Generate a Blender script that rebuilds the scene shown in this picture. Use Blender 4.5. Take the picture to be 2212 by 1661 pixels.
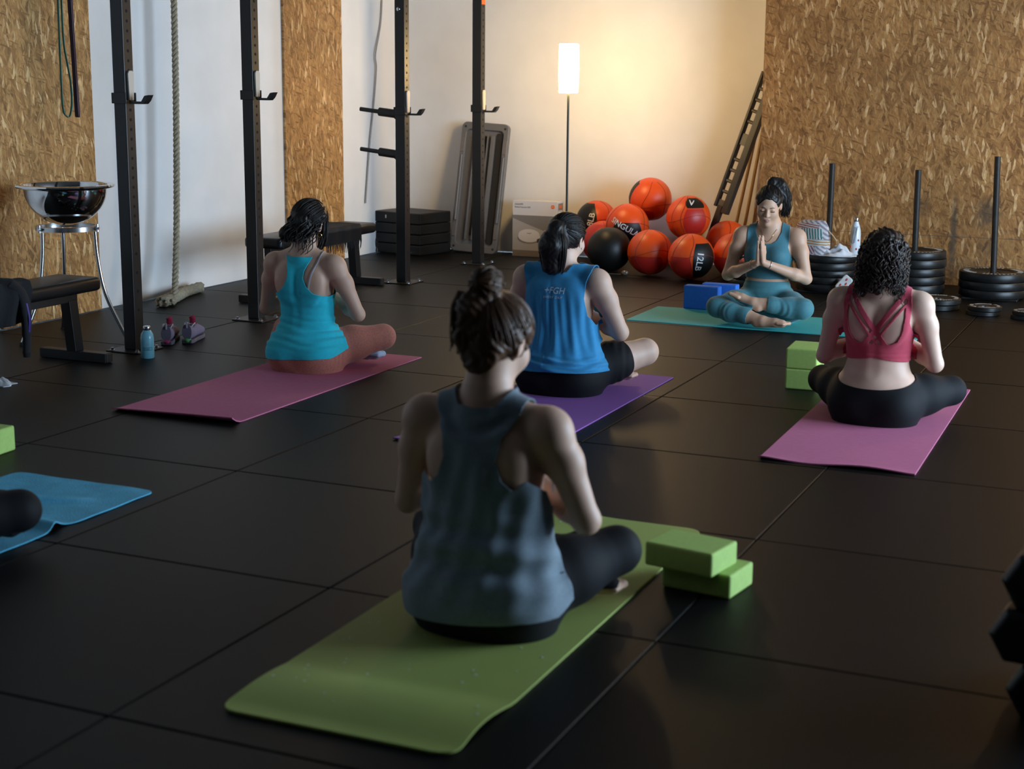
import bpy, bmesh, math, random
import numpy as np
from mathutils import Vector, Matrix

for o in list(bpy.data.objects):
    bpy.data.objects.remove(o)
SC = bpy.context.scene
COL = SC.collection
PI = math.pi

# ------------------------------------------------------------------ camera
F_PX, YAW, PITCH, ROLL, CAM_H = 3305.82, math.radians(-24.0592), math.radians(11.4807), math.radians(0.44876), 1.46995
_fw = Vector((math.sin(YAW) * math.cos(PITCH), math.cos(YAW) * math.cos(PITCH), -math.sin(PITCH)))
_rt = Vector((math.cos(YAW), -math.sin(YAW), 0))
_up = _rt.cross(_fw)
_r2 = _rt * math.cos(ROLL) + _up * math.sin(ROLL)
_u2 = -_rt * math.sin(ROLL) + _up * math.cos(ROLL)
cam_d = bpy.data.cameras.new('camera')
cam_d.sensor_width = 36.0
cam_d.lens = 36.0 * F_PX / 2212.0
cam_d.clip_start = 0.05
cam_d.dof.use_dof = True
cam_d.dof.focus_distance = 8.6
cam_d.dof.aperture_fstop = 3.4
cam = bpy.data.objects.new('camera', cam_d)
COL.objects.link(cam)
cam.matrix_world = Matrix(((_r2.x, _u2.x, -_fw.x, 0), (_r2.y, _u2.y, -_fw.y, 0), (_r2.z, _u2.z, -_fw.z, CAM_H), (0, 0, 0, 1)))
SC.camera = cam

# ------------------------------------------------------------------ exposure, world, daylight
SC.view_settings.view_transform = 'Standard'
SC.view_settings.look = 'None'
SC.view_settings.gamma = 1.0
SC.view_settings.use_curve_mapping = False
SC.view_settings.exposure = 0.0
SC.cycles.use_denoising = True
SC.cycles.sample_clamp_indirect = 6.0
world = bpy.data.worlds.new('daylight_sky')
SC.world = world
world.use_nodes = True
_bg = world.node_tree.nodes['Background']
_bg.inputs[0].default_value = (0.585, 0.785, 1.0, 1)
_bg.inputs[1].default_value = 19.0
# light portal in the open gate of the right wall (guides sampling of the sky)
GATE = dict(x=3.0, y0=5.0, y1=9.2, z0=0.0, z1=2.6)
pd = bpy.data.lights.new('gate_daylight', 'AREA')
pd.shape = 'RECTANGLE'
pd.size = GATE['y1'] - GATE['y0']
pd.size_y = GATE['z1'] - GATE['z0']
pd.cycles.is_portal = True
po = bpy.data.objects.new('gate_daylight', pd)
COL.objects.link(po)
po.location = (GATE['x'] + 0.06, (GATE['y0'] + GATE['y1']) / 2, (GATE['z0'] + GATE['z1']) / 2)
po.rotation_euler = (0, PI / 2, 0)
po.rotation_mode = 'XYZ'
po.matrix_world = Matrix.Translation(po.location) @ Matrix(((0, 0, 1, 0), (1, 0, 0, 0), (0, 1, 0, 0), (0, 0, 0, 1)))

# ------------------------------------------------------------------ helpers
def tag(o, label=None, cat=None, group=None, kind=None):
    if label: o['label'] = label
    if cat: o['category'] = cat
    if group: o['group'] = group
    if kind: o['kind'] = kind
    return o

def empty(name, loc=(0, 0, 0), rz=0.0, label=None, cat=None, group=None):
    o = bpy.data.objects.new(name, None)
    o.empty_display_size = 0.1
    COL.objects.link(o)
    o.location = loc
    o.rotation_euler = (0, 0, rz)
    return tag(o, label, cat, group)

def link_mesh(name, me, mat=None, parent=None, smooth=False, bevel=0.0, seg=2, loc=None, rot=None):
    o = bpy.data.objects.new(name, me)
    COL.objects.link(o)
    if mat is not None:
        me.materials.clear(); me.materials.append(mat)
    if smooth:
        me.polygons.foreach_set('use_smooth', [True] * len(me.polygons))
    if parent is not None: o.parent = parent
    if loc is not None: o.location = loc
    if rot is not None: o.rotation_euler = rot
    if bevel > 0:
        m = o.modifiers.new('bevel', 'BEVEL'); m.width = bevel; m.segments = seg; m.limit_method = 'ANGLE'
        m.harden_normals = False
    return o

def auto_smooth(me, ang=35):
    me.polygons.foreach_set('use_smooth', [True] * len(me.polygons))
    me.set_sharp_from_angle(angle=math.radians(ang))

def frame_from(d):
    d = Vector(d).normalized()
    a = Vector((0, 0, 1)) if abs(d.z) < 0.9 else Vector((1, 0, 0))
    u = d.cross(a).normalized()
    return u, d.cross(u)

class MB:
    """collects shapes into one mesh"""
    def __init__(s): s.v = []; s.f = []
    def add(s, vs, fs):
        b = len(s.v); s.v += [tuple(p) for p in vs]; s.f += [tuple(i + b for i in q) for q in fs]; return s
    def box(s, c, size, rot=None):
        hx, hy, hz = (k / 2 for k in size)
        vs = [Vector((x, y, z)) for x in (-hx, hx) for y in (-hy, hy) for z in (-hz, hz)]
        if rot is not None: vs = [rot @ p for p in vs]
        return s.add([p + Vector(c) for p in vs], [(0, 1, 3, 2), (4, 6, 7, 5), (0, 4, 5, 1), (2, 3, 7, 6), (0, 2, 6, 4), (1, 5, 7, 3)])
    def cyl(s, p0, p1, r0, r1=None, n=20, caps=True):
        r1 = r0 if r1 is None else r1
        p0, p1 = Vector(p0), Vector(p1)
        u, w = frame_from(p1 - p0)
        vs = []
        for p, r in ((p0, r0), (p1, r1)):
            vs += [p + (u * math.cos(2 * PI * i / n) + w * math.sin(2 * PI * i / n)) * r for i in range(n)]
        fs = [(i, (i + 1) % n, n + (i + 1) % n, n + i) for i in range(n)]
        if caps: fs += [tuple(range(n - 1, -1, -1)), tuple(range(n, 2 * n))]
        return s.add(vs, fs)
    def tube(s, pts, r, n=8, closed=False, caps=True, flat=1.0, up=None):
        pts = [Vector(p) for p in pts]; m = len(pts)
        rr = r if isinstance(r, (list, tuple)) else [r] * m
        vs = []; u = None
        for i, p in enumerate(pts):
            if closed: d = pts[(i + 1) % m] - pts[i - 1]
            else: d = pts[min(i + 1, m - 1)] - pts[max(i - 1, 0)]
            if d.length < 1e-9: d = Vector((0, 0, 1))
            d.normalize()
            if up is not None:
                u = d.cross(Vector(up)); u = u.normalized() if u.length > 1e-6 else frame_from(d)[0]
            elif u is None: u, _ = frame_from(d)
            else:
                u = u - d * u.dot(d); u = u.normalized() if u.length > 1e-6 else frame_from(d)[0]
            w = d.cross(u)
            vs += [p + u * (math.cos(2 * PI * k / n) * rr[i]) + w * (math.sin(2 * PI * k / n) * rr[i] * flat) for k in range(n)]
        fs = []
        for i in range(m if closed else m - 1):
            a, b = i * n, ((i + 1) % m) * n
            fs += [(a + k, a + (k + 1) % n, b + (k + 1) % n, b + k) for k in range(n)]
        if caps and not closed: fs += [tuple(range(n - 1, -1, -1)), tuple(range((m - 1) * n, m * n))]
        return s.add(vs, fs)
    def lathe(s, prof, n=32, c=(0, 0, 0), M=None, cap0=False, cap1=False):
        vs = []
        for r, z in prof:
            vs += [Vector((r * math.cos(2 * PI * k / n), r * math.sin(2 * PI * k / n), z)) for k in range(n)]
        if M is not None: vs = [M @ p for p in vs]
        vs = [p + Vector(c) for p in vs]
        fs = []
        for i in range(len(prof) - 1):
            a, b = i * n, (i + 1) * n
            fs += [(a + k, a + (k + 1) % n, b + (k + 1) % n, b + k) for k in range(n)]
        if cap0: fs.append(tuple(range(n - 1, -1, -1)))
        if cap1: fs.append(tuple(range((len(prof) - 1) * n, len(prof) * n)))
        return s.add(vs, fs)
    def prism(s, poly, z0, z1, M=None, off=(0, 0, 0)):
        n = len(poly)
        vs = [Vector((x, y, z0)) for x, y in poly] + [Vector((x, y, z1)) for x, y in poly]
        if M is not None: vs = [M @ p for p in vs]
        vs = [p + Vector(off) for p in vs]
        return s.add(vs, [tuple(range(n - 1, -1, -1)), tuple(range(n, 2 * n))] + [(i, (i + 1) % n, n + (i + 1) % n, n + i) for i in range(n)])
    def sphere(s, c, r, n=12, m=8, scale=(1, 1, 1)):
        vs = [Vector((0, 0, -1))]
        for j in range(1, m):
            t = PI * j / m - PI / 2
            vs += [Vector((math.cos(t) * math.cos(2 * PI * k / n), math.cos(t) * math.sin(2 * PI * k / n), math.sin(t))) for k in range(n)]
        vs.append(Vector((0, 0, 1)))
        fs = [(0, 1 + (k + 1) % n, 1 + k) for k in range(n)]
        for j in range(m - 2):
            a, b = 1 + j * n, 1 + (j + 1) * n
            fs += [(a + k, a + (k + 1) % n, b + (k + 1) % n, b + k) for k in range(n)]
        e = len(vs) - 1; a = 1 + (m - 2) * n
        fs += [(a + k, a + (k + 1) % n, e) for k in range(n)]
        return s.add([Vector((p.x * scale[0] * r, p.y * scale[1] * r, p.z * scale[2] * r)) + Vector(c) for p in vs], fs)
    def mesh(s, name):
        me = bpy.data.meshes.new(name); me.from_pydata(s.v, [], s.f); me.update()
        bm = bmesh.new(); bm.from_mesh(me); bmesh.ops.recalc_face_normals(bm, faces=bm.faces); bm.to_mesh(me); bm.free()
        return me
    def build(s, name, mat, parent=None, smooth=0, bevel=0.0, seg=2, loc=None, rot=None):
        me = s.mesh(name)
        o = link_mesh(name, me, mat, parent, False, bevel, seg, loc, rot)
        if smooth: auto_smooth(me, smooth)
        return o

def copy_tree(o, parent=None):
    c = o.copy(); COL.objects.link(c)
    c.parent = parent
    for ch in list(o.children): copy_tree(ch, c)
    return c

def spline(pts, n=8, closed=False):
    """Catmull-Rom through pts"""
    P = [Vector(p) for p in pts]; out = []; m = len(P)
    g = (lambda i: P[i % m]) if closed else (lambda i: P[min(max(i, 0), m - 1)])
    for i in range(m if closed else m - 1):
        a, b, c, d = g(i - 1), g(i), g(i + 1), g(i + 2)
        for k in range(n):
            t = k / n
            out.append(0.5 * ((2 * b) + (c - a) * t + (2 * a - 5 * b + 4 * c - d) * t * t + (3 * b - a - 3 * c + d) * t ** 3))
    if not closed: out.append(P[-1])
    return out

def rrect(w, h, r, n=6):
    out = []
    for cx, cy, a0 in ((w / 2 - r, h / 2 - r, 0), (-w / 2 + r, h / 2 - r, 90), (-w / 2 + r, -h / 2 + r, 180), (w / 2 - r, -h / 2 + r, 270)):
        for k in range(n + 1):
            a = math.radians(a0 + 90 * k / n); out.append((cx + r * math.cos(a), cy + r * math.sin(a)))
    return out

def text_obj(name, body, size, mat, parent, M, depth=0.0004, align='LEFT', shear=0.0, space=1.0, bold=0.0):
    cu = bpy.data.curves.new(name, 'FONT'); cu.body = body; cu.size = size; cu.extrude = depth; cu.align_x = align
    cu.shear = shear; cu.space_character = space; cu.offset = bold; cu.resolution_u = 3
    t = bpy.data.objects.new(name + '_tmp', cu); COL.objects.link(t)
    dg = bpy.context.evaluated_depsgraph_get()
    me = bpy.data.meshes.new_from_object(t.evaluated_get(dg)); me.name = name
    bpy.data.objects.remove(t)
    me.transform(M)
    return link_mesh(name, me, mat, parent)

# ------------------------------------------------------------------ materials
MATS = {}
def mat(name, col=(0.5, 0.5, 0.5), rough=0.6, metal=0.0, var=0.0, vscale=8.0, bump=0.0, bscale=60.0, spec=0.5, coat=0.0,
        emit=None, estr=0.0, sub=0.0, sheen=0.0, stretch=None, rvar=0.0):
    m = bpy.data.materials.new(name); m.use_nodes = True
    nt = m.node_tree; b = nt.nodes['Principled BSDF']
    b.inputs['Base Color'].default_value = (*col, 1)
    b.inputs['Roughness'].default_value = rough
    b.inputs['Metallic'].default_value = metal
    b.inputs['Specular IOR Level'].default_value = spec
    b.inputs['Coat Weight'].default_value = coat
    b.inputs['Sheen Weight'].default_value = sheen
    if sub:
        b.inputs['Subsurface Weight'].default_value = sub
        b.inputs['Subsurface Radius'].default_value = (1.0, 0.3, 0.15)
        b.inputs['Subsurface Scale'].default_value = 0.012
    if emit:
        b.inputs['Emission Color'].default_value = (*emit, 1); b.inputs['Emission Strength'].default_value = estr
    tc = None
    def coord():
        t = nt.nodes.new('ShaderNodeTexCoord')
        if stretch is None: return t.outputs['Object']
        mp = nt.nodes.new('ShaderNodeMapping'); mp.inputs['Scale'].default_value = stretch
        nt.links.new(t.outputs['Object'], mp.inputs['Vector']); return mp.outputs['Vector']
    if var or rvar:
        n = nt.nodes.new('ShaderNodeTexNoise'); n.inputs['Scale'].default_value = vscale; n.inputs['Detail'].default_value = 5
        nt.links.new(coord(), n.inputs['Vector'])
        if var:
            r = nt.nodes.new('ShaderNodeMapRange'); r.inputs['From Min'].default_value = 0.3; r.inputs['From Max'].default_value = 0.7
            r.inputs['To Min'].default_value = 1 - var; r.inputs['To Max'].default_value = 1 + var
            mx = nt.nodes.new('ShaderNodeVectorMath'); mx.operation = 'SCALE'; mx.inputs[0].default_value = col
            nt.links.new(n.outputs['Fac'], r.inputs['Value']); nt.links.new(r.outputs['Result'], mx.inputs['Scale'])
            nt.links.new(mx.outputs['Vector'], b.inputs['Base Color'])
        if rvar:
            r2 = nt.nodes.new('ShaderNodeMapRange'); r2.inputs['To Min'].default_value = max(0.02, rough - rvar); r2.inputs['To Max'].default_value = min(1, rough + rvar)
            nt.links.new(n.outputs['Fac'], r2.inputs['Value']); nt.links.new(r2.outputs['Result'], b.inputs['Roughness'])
    if bump:
        n2 = nt.nodes.new('ShaderNodeTexNoise'); n2.inputs['Scale'].default_value = bscale; n2.inputs['Detail'].default_value = 4
        nt.links.new(coord(), n2.inputs['Vector'])
        bp = nt.nodes.new('ShaderNodeBump'); bp.inputs['Strength'].default_value = bump; bp.inputs['Distance'].default_value = 0.004
        nt.links.new(n2.outputs['Fac'], bp.inputs['Height']); nt.links.new(bp.outputs['Normal'], b.inputs['Normal'])
    MATS[name] = m
    return m

def osb_mat(name, depth_axis, gain=1.0, hue=(1, 1, 1), seed=0.0, stains=()):
    """oriented strand board: several layers of stretched flakes"""
    m = bpy.data.materials.new(name); m.use_nodes = True
    nt = m.node_tree; N = nt.nodes; L = nt.links; b = N['Principled BSDF']
    b.inputs['Roughness'].default_value = 0.55
    tc = N.new('ShaderNodeTexCoord')
    # swizzle to (horizontal, vertical, 0)
    sx = N.new('ShaderNodeSeparateXYZ'); L.new(tc.outputs['Object'], sx.inputs[0])
    cb = N.new('ShaderNodeCombineXYZ')
    L.new(sx.outputs['Y' if depth_axis == 'x' else 'X'], cb.inputs['X']); L.new(sx.outputs['Z'], cb.inputs['Y'])
    cb.inputs['Z'].default_value = seed
    dn = N.new('ShaderNodeTexNoise'); dn.inputs['Scale'].default_value = 5; dn.inputs['Detail'].default_value = 1.5
    L.new(cb.outputs[0], dn.inputs['Vector'])
    ds = N.new('ShaderNodeVectorMath'); ds.operation = 'SCALE'; ds.inputs['Scale'].default_value = 0.035
    L.new(dn.outputs['Color'], ds.inputs[0])
    va = N.new('ShaderNodeVectorMath'); va.operation = 'ADD'; L.new(cb.outputs[0], va.inputs[0]); L.new(ds.outputs[0], va.inputs[1])
    def layer(ang, sc, off, stops):
        mp = N.new('ShaderNodeMapping'); mp.vector_type = 'TEXTURE'
        mp.inputs['Rotation'].default_value = (0, 0, math.radians(ang)); mp.inputs['Location'].default_value = (off, off * 1.7, 0)
        mp.inputs['Scale'].default_value = (sc[0], sc[1], 1)
        L.new(va.outputs[0], mp.inputs['Vector'])
        vo = N.new('ShaderNodeTexVoronoi'); vo.voronoi_dimensions = '2D'; vo.inputs['Scale'].default_value = 1.0
        L.new(mp.outputs[0], vo.inputs['Vector'])
        sp = N.new('ShaderNodeSeparateColor'); L.new(vo.outputs['Color'], sp.inputs[0])
        cr = N.new('ShaderNodeValToRGB'); e = cr.color_ramp.elements
        while len(e) < len(stops): e.new(0.5)
        for k, (p, c) in enumerate(stops): e[k].position = p; e[k].color = (c[0] * gain * hue[0], c[1] * gain * hue[1], c[2] * gain * hue[2], 1)
        L.new(sp.outputs[0], cr.inputs[0])
        # fine grain inside a flake
        g = N.new('ShaderNodeTexNoise'); g.inputs['Scale'].default_value = 2.2; g.inputs['Detail'].default_value = 6
        L.new(mp.outputs[0], g.inputs['Vector'])
        mr = N.new('ShaderNodeMapRange'); mr.inputs['From Min'].default_value = 0.3; mr.inputs['From Max'].default_value = 0.7
        mr.inputs['To Min'].default_value = 0.62; mr.inputs['To Max'].default_value = 1.3; L.new(g.outputs['Fac'], mr.inputs['Value'])
        sc_ = N.new('ShaderNodeVectorMath'); sc_.operation = 'SCALE'; L.new(cr.outputs['Color'], sc_.inputs[0]); L.new(mr.outputs['Result'], sc_.inputs['Scale'])
        return sc_.outputs[0], sp.outputs[1], vo.outputs['Distance']
    D, T, C, S = (0.21, 0.105, 0.036), (0.37, 0.20, 0.075), (0.46, 0.275, 0.115), (0.74, 0.54, 0.32)
    base = layer(6, (0.024, 0.088), 0.0, [(0, T), (0.3, C), (0.55, T), (0.8, D), (1, C)])
    l2 = layer(-24, (0.020, 0.100), 3.1, [(0, T), (0.4, C), (0.7, D), (1, C)])
    l3 = layer(30, (0.018, 0.085), 7.7, [(0, C), (0.5, T), (0.8, T), (1, D)])
    l4 = layer(72, (0.009, 0.055), 5.2, [(0, D), (0.5, T), (1, D)])
    l5 = layer(-6, (0.017, 0.066), 11.3, [(0, S), (0.5, C), (1, S)])
    l6 = layer(14, (0.012, 0.055), 19.3, [(0, S), (0.5, C), (1, C)])
    def over(a, lay, thr):
        gt = N.new('ShaderNodeMath'); gt.operation = 'GREATER_THAN'; gt.inputs[1].default_value = thr; L.new(lay[1], gt.inputs[0])
        mx = N.new('ShaderNodeMix'); mx.data_type = 'RGBA'; L.new(gt.outputs[0], mx.inputs['Factor'])
        L.new(a, mx.inputs['A']); L.new(lay[0], mx.inputs['B']); return mx.outputs['Result']
    c = over(base[0], l2, 0.62); c = over(c, l3, 0.68); c = over(c, l4, 0.86); c = over(c, l6, 0.90); c = over(c, l5, 0.925)
    # large-scale tone drift
    ln = N.new('ShaderNodeTexNoise'); ln.inputs['Scale'].default_value = 1.6; ln.inputs['Detail'].default_value = 4; L.new(cb.outputs[0], ln.inputs['Vector'])
    mr = N.new('ShaderNodeMapRange'); mr.inputs['From Min'].default_value = 0.3; mr.inputs['From Max'].default_value = 0.7
    mr.inputs['To Min'].default_value = 0.85; mr.inputs['To Max'].default_value = 1.12; L.new(ln.outputs['Fac'], mr.inputs['Value'])
    sc_ = N.new('ShaderNodeVectorMath'); sc_.operation = 'SCALE'; L.new(c, sc_.inputs[0]); L.new(mr.outputs['Result'], sc_.inputs['Scale'])
    c = sc_.outputs[0]
    # black rubber scuffs left by weight plates: soft ellipses with ragged edges
    for (hx, hz, rx, rz, amt) in stains:
        su = N.new('ShaderNodeVectorMath'); su.operation = 'SUBTRACT'; su.inputs[1].default_value = (hx, hz, seed); L.new(cb.outputs[0], su.inputs[0])
        di = N.new('ShaderNodeVectorMath'); di.operation = 'DIVIDE'; di.inputs[1].default_value = (rx, rz, 1); L.new(su.outputs[0], di.inputs[0])
        le = N.new('ShaderNodeVectorMath'); le.operation = 'LENGTH'; L.new(di.outputs[0], le.inputs[0])
        sn = N.new('ShaderNodeTexNoise'); sn.inputs['Scale'].default_value = 24; sn.inputs['Detail'].default_value = 6; L.new(cb.outputs[0], sn.inputs['Vector'])
        ad = N.new('ShaderNodeMath'); ad.operation = 'ADD'; L.new(le.outputs['Value'], ad.inputs[0]); L.new(sn.outputs['Fac'], ad.inputs[1])
        m2 = N.new('ShaderNodeMapRange'); m2.interpolation_type = 'SMOOTHSTEP'
        m2.inputs['From Min'].default_value = 0.7; m2.inputs['From Max'].default_value = 1.6; m2.inputs['To Min'].default_value = amt; m2.inputs['To Max'].default_value = 0
        L.new(ad.outputs[0], m2.inputs['Value'])
        mx = N.new('ShaderNodeMix'); mx.data_type = 'RGBA'; L.new(m2.outputs['Result'], mx.inputs['Factor']); L.new(c, mx.inputs['A'])
        mx.inputs['B'].default_value = (0.045, 0.038, 0.03, 1); c = mx.outputs['Result']
    L.new(c, b.inputs['Base Color'])
    bp = N.new('ShaderNodeBump'); bp.inputs['Strength'].default_value = 0.35; bp.inputs['Distance'].default_value = 0.002
    L.new(l2[2], bp.inputs['Height']); L.new(bp.outputs['Normal'], b.inputs['Normal'])
    return m

M_WALL = mat('white_plaster', (0.80, 0.78, 0.76), 0.75, var=0.04, vscale=3.0, bump=0.08, bscale=30)
M_CEIL = mat('grey_ceiling', (0.12, 0.115, 0.11), 0.9)
M_DARKWALL = mat('rear_wall_paint', (0.08, 0.075, 0.072), 0.9, var=0.05)
M_RUBBER = mat('black_rubber_tile', (0.0042, 0.0037, 0.0035), 0.46, var=0.35, vscale=240, bump=0.25, bscale=420, spec=0.15, rvar=0.08)
M_GROUT = mat('sub_floor', (0.006, 0.006, 0.006), 0.9)
M_BLACK = mat('black_powder_coat', (0.0095, 0.0090, 0.0090), 0.42, bump=0.05, bscale=300, spec=0.45)
M_HOLE = mat('hole_dark', (0.002, 0.002, 0.002), 0.9)
M_BLACKPL = mat('black_plastic', (0.012, 0.012, 0.012), 0.5)
M_STEEL = mat('brushed_steel', (0.55, 0.55, 0.56), 0.25, 1.0)
M_BOLT = mat('zinc_bolt', (0.6, 0.6, 0.62), 0.3, 1.0)
M_MIRROR = mat('polished_steel', (0.62, 0.62, 0.63), 0.06, 1.0)
M_VINYL = mat('black_vinyl', (0.006, 0.006, 0.0065), 0.36, bump=0.1, bscale=120, spec=0.35)
M_CREAM = mat('cream_plastic', (0.55, 0.47, 0.38), 0.5)
M_ORANGE = mat('orange_sticker', (0.75, 0.12, 0.01), 0.5)
M_OSBX = osb_mat('osb_left', 'x', 1.0, (1.08, 0.98, 0.8), 0.3)
# ------------------------------------------------------------------ the room
XL, XR, YB, YF, ZC = -6.25, 3.0, 11.73, -2.4, 3.5
rng = random.Random(7)

# per-tile tone of the rubber
_nt = M_RUBBER.node_tree
_oi = _nt.nodes.new('ShaderNodeObjectInfo')
_mr = _nt.nodes.new('ShaderNodeMapRange'); _mr.inputs['To Min'].default_value = 0.8; _mr.inputs['To Max'].default_value = 1.25
_nt.links.new(_oi.outputs['Random'], _mr.inputs['Value'])
_sc = _nt.nodes.new('ShaderNodeVectorMath'); _sc.operation = 'SCALE'
_b = _nt.nodes['Principled BSDF']
_src = _b.inputs['Base Color'].links[0].from_socket
_nt.links.new(_src, _sc.inputs[0]); _nt.links.new(_mr.outputs['Result'], _sc.inputs['Scale']); _nt.links.new(_sc.outputs[0], _b.inputs['Base Color'])

floor = MB().box(((XL + XR) / 2, (YB + YF) / 2, -0.07), (XR - XL + 0.4, YB - YF + 0.4, 0.10)).build('floor', M_GROUT)
tag(floor, 'black rubber gym floor of large square tiles', None, kind='structure')
_tm = MB()
g = 0.4975
_tm.prism([(-g, -g), (g, -g), (g, g), (-g, g)], -0.02, 0.0)
_tile_me = _tm.mesh('tile'); _tile_me.materials.append(M_RUBBER)
for i in range(-5, 5):
    for j in range(-5, 10):
        cx, cy = -1.211 + i + 0.5 - 0.0, 2.662 + j - 0.5
        if cx > XR - 0.4 or cy > YB - 0.3 or cy < YF + 0.4: continue
        t = bpy.data.objects.new('tile', _tile_me); COL.objects.link(t); t.parent = floor
        t.location = (cx, cy, 0); t.rotation_euler = (rng.uniform(-.0009, .0009), rng.uniform(-.0009, .0009), rng.uniform(-.001, .001))
        bv = t.modifiers.new('bevel', 'BEVEL'); bv.width = 0.003; bv.segments = 1

def struct(o, label=None): return tag(o, label, None, kind='structure')
wl = struct(MB().box((XL - 0.1, (YB + YF) / 2, ZC / 2), (0.2, YB - YF + 0.4, ZC)).build('wall_left', M_WALL), 'white plastered side wall behind the black rack')
wb = struct(MB().box(((XL + XR) / 2, YB + 0.1, ZC / 2), (XR - XL, 0.2, ZC)).build('wall_back', M_WALL), 'white end wall glowing around the floor lamp')
struct(MB().box(((XL + XR) / 2, (YB + YF) / 2, ZC + 0.1), (XR - XL + 0.4, YB - YF + 0.4, 0.2)).build('ceiling', M_CEIL), 'plain ceiling above the gym')
struct(MB().box(((XL + XR) / 2, YF - 0.1, ZC / 2), (XR - XL, 0.2, ZC)).build('wall_front', M_DARKWALL), 'dark wall behind the viewer')
wr = MB()
wr.box((XR + 0.1, (YF + GATE['y0']) / 2, ZC / 2), (0.2, GATE['y0'] - YF, ZC))
wr.box((XR + 0.1, (YB + GATE['y1']) / 2, ZC / 2), (0.2, YB - GATE['y1'], ZC))
wr.box((XR + 0.1, (GATE['y0'] + GATE['y1']) / 2, (ZC + GATE['z1']) / 2), (0.2, GATE['y1'] - GATE['y0'], ZC - GATE['z1']))
struct(wr.build('wall_right', M_DARKWALL), 'dark side wall with the open gate that lets in daylight')
# oriented strand board cladding on the side wall: two boxed-out strips
for y0, y1 in ((6.755, 7.63), (9.80, 10.635)):
    MB().box((XL + 0.012, (y0 + y1) / 2, ZC / 2), (0.022, y1 - y0, ZC - 0.004)).build('osb_panel', M_OSBX, wl, bevel=0.002, seg=1)
# boarded partition on the right, standing proud of the end wall
YP, XP = 11.30, -3.03
M_OSBY = osb_mat('osb_right', 'y', 0.84, (1.10, 0.92, 0.72), 1.7,
                 stains=((-1.59, 0.36, 0.035, 0.36, 0.75), (-1.36, 0.52, 0.12, 0.14, 0.7), (-1.33, 0.27, 0.12, 0.10, 0.35), (-1.80, 0.56, 0.07, 0.12, 0.35), (-2.29, 0.52, 0.05, 0.16, 0.3), (-1.55, 0.12, 0.5, 0.10, 0.35)))
wp = struct(MB().box(((XP + XR) / 2 + 0.01, (YP + 0.02 + YB) / 2, ZC / 2), (XR - XP - 0.02, YB - YP - 0.02, ZC)).build('wall_partition', M_WALL), 'boarded partition wall behind the weight plates')
xs = [XP, -0.53, 1.97, XR]
for a, b in zip(xs[:-1], xs[1:]):
    for z0, z1 in ((0.0, 0.348), (0.35, 2.85), (2.852, ZC)):
        MB().box(((a + b) / 2, YP + 0.01, (z0 + z1) / 2), (b - a - 0.001, 0.02, z1 - z0 - 0.001)).build('osb_panel', M_OSBY, wp, bevel=0.001, seg=1)

# ------------------------------------------------------------------ rack
RX = -5.15
RY = (6.56, 7.735, 9.615, 10.86)
rig = empty('power_rack', (RX, RY[0], 0), 0, 'tall black steel power rack with perforated uprights along the white side wall', 'gym rack')
PW = 0.075
RH = 2.95
for k, y in enumerate(RY):
    up = MB().box((0, y - RY[0], RH / 2 + 0.004), (PW, PW, RH - 0.008)).build('upright', M_BLACK, rig, bevel=0.004)
    hm = MB()
    z = 0.22
    while z < 2.6:
        hm.cyl((PW / 2 - 0.001, y - RY[0], z), (PW / 2 + 0.0008, y - RY[0], z), 0.0085, n=10)
        z += 0.05 if z > 0.6 else 0.10
    tag(hm.build('hole_row', M_HOLE, up), 'row of round adjustment holes', kind='stuff')
    MB().prism(rrect(0.22, 0.22, 0.012), 0.0, 0.008, off=(0, y - RY[0], 0)).build('base_plate', M_BLACK, up, bevel=0.002)
    for sx in (-1, 1):
        for sy in (-1, 1):
            bm_ = MB(); bm_.cyl((sx * .082, y - RY[0] + sy * .082, 0.008), (sx * .082, y - RY[0] + sy * .082, 0.011), 0.014, n=12)
            bm_.cyl((sx * .082, y - RY[0] + sy * .082, 0.011), (sx * .082, y - RY[0] + sy * .082, 0.021), 0.009, n=6)
            bm_.build('bolt', M_BOLT, up)
    if k in (1, 2):
        MB().sphere((-0.008, y - RY[0] - PW / 2, 1.90 if k == 2 else 1.985), 0.014, scale=(1, .4, 1)).build('bolt', M_BOLT, up, smooth=60)
    if k in (2, 3):
        MB().box((PW / 2 + 0.001, y - RY[0], 2.03 if k == 2 else 2.03), (0.002, 0.062, 0.09)).build('sticker', M_ORANGE, up)
for y0, y1, zz in ((RY[0], RY[3], 2.9),):
    MB().box((-0.0, (y1 - y0) / 2, RH + 0.035), (0.07, y1 - y0 + PW, 0.07)).build('top_beam', M_BLACK, rig, bevel=0.004)
for y in (RY[0], RY[3]):
    MB().box((-0.54, y - RY[0], RH - 0.06), (1.0, 0.05, 0.05)).build('wall_brace', M_BLACK, rig, bevel=0.003)
# plate storage pegs on the third upright, tilted up towards the wall
for zz in (1.185, 0.905):
    d = Vector((-1, 0.0, 0.105)).normalized(); p0 = Vector((-PW / 2, RY[2] - RY[0], zz))
    pg = MB(); pg.cyl(p0, p0 + d * 0.145, 0.030, n=24); pg.cyl(p0, p0 + d * 0.012, 0.037, n=24)
    po_ = pg.build('storage_peg', M_BLACK, rig, smooth=40)
    MB().cyl(p0 + d * 0.145, p0 + d * 0.30, 0.015, n=18).build('peg_bar', M_BLACK, po_, smooth=40)
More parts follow.
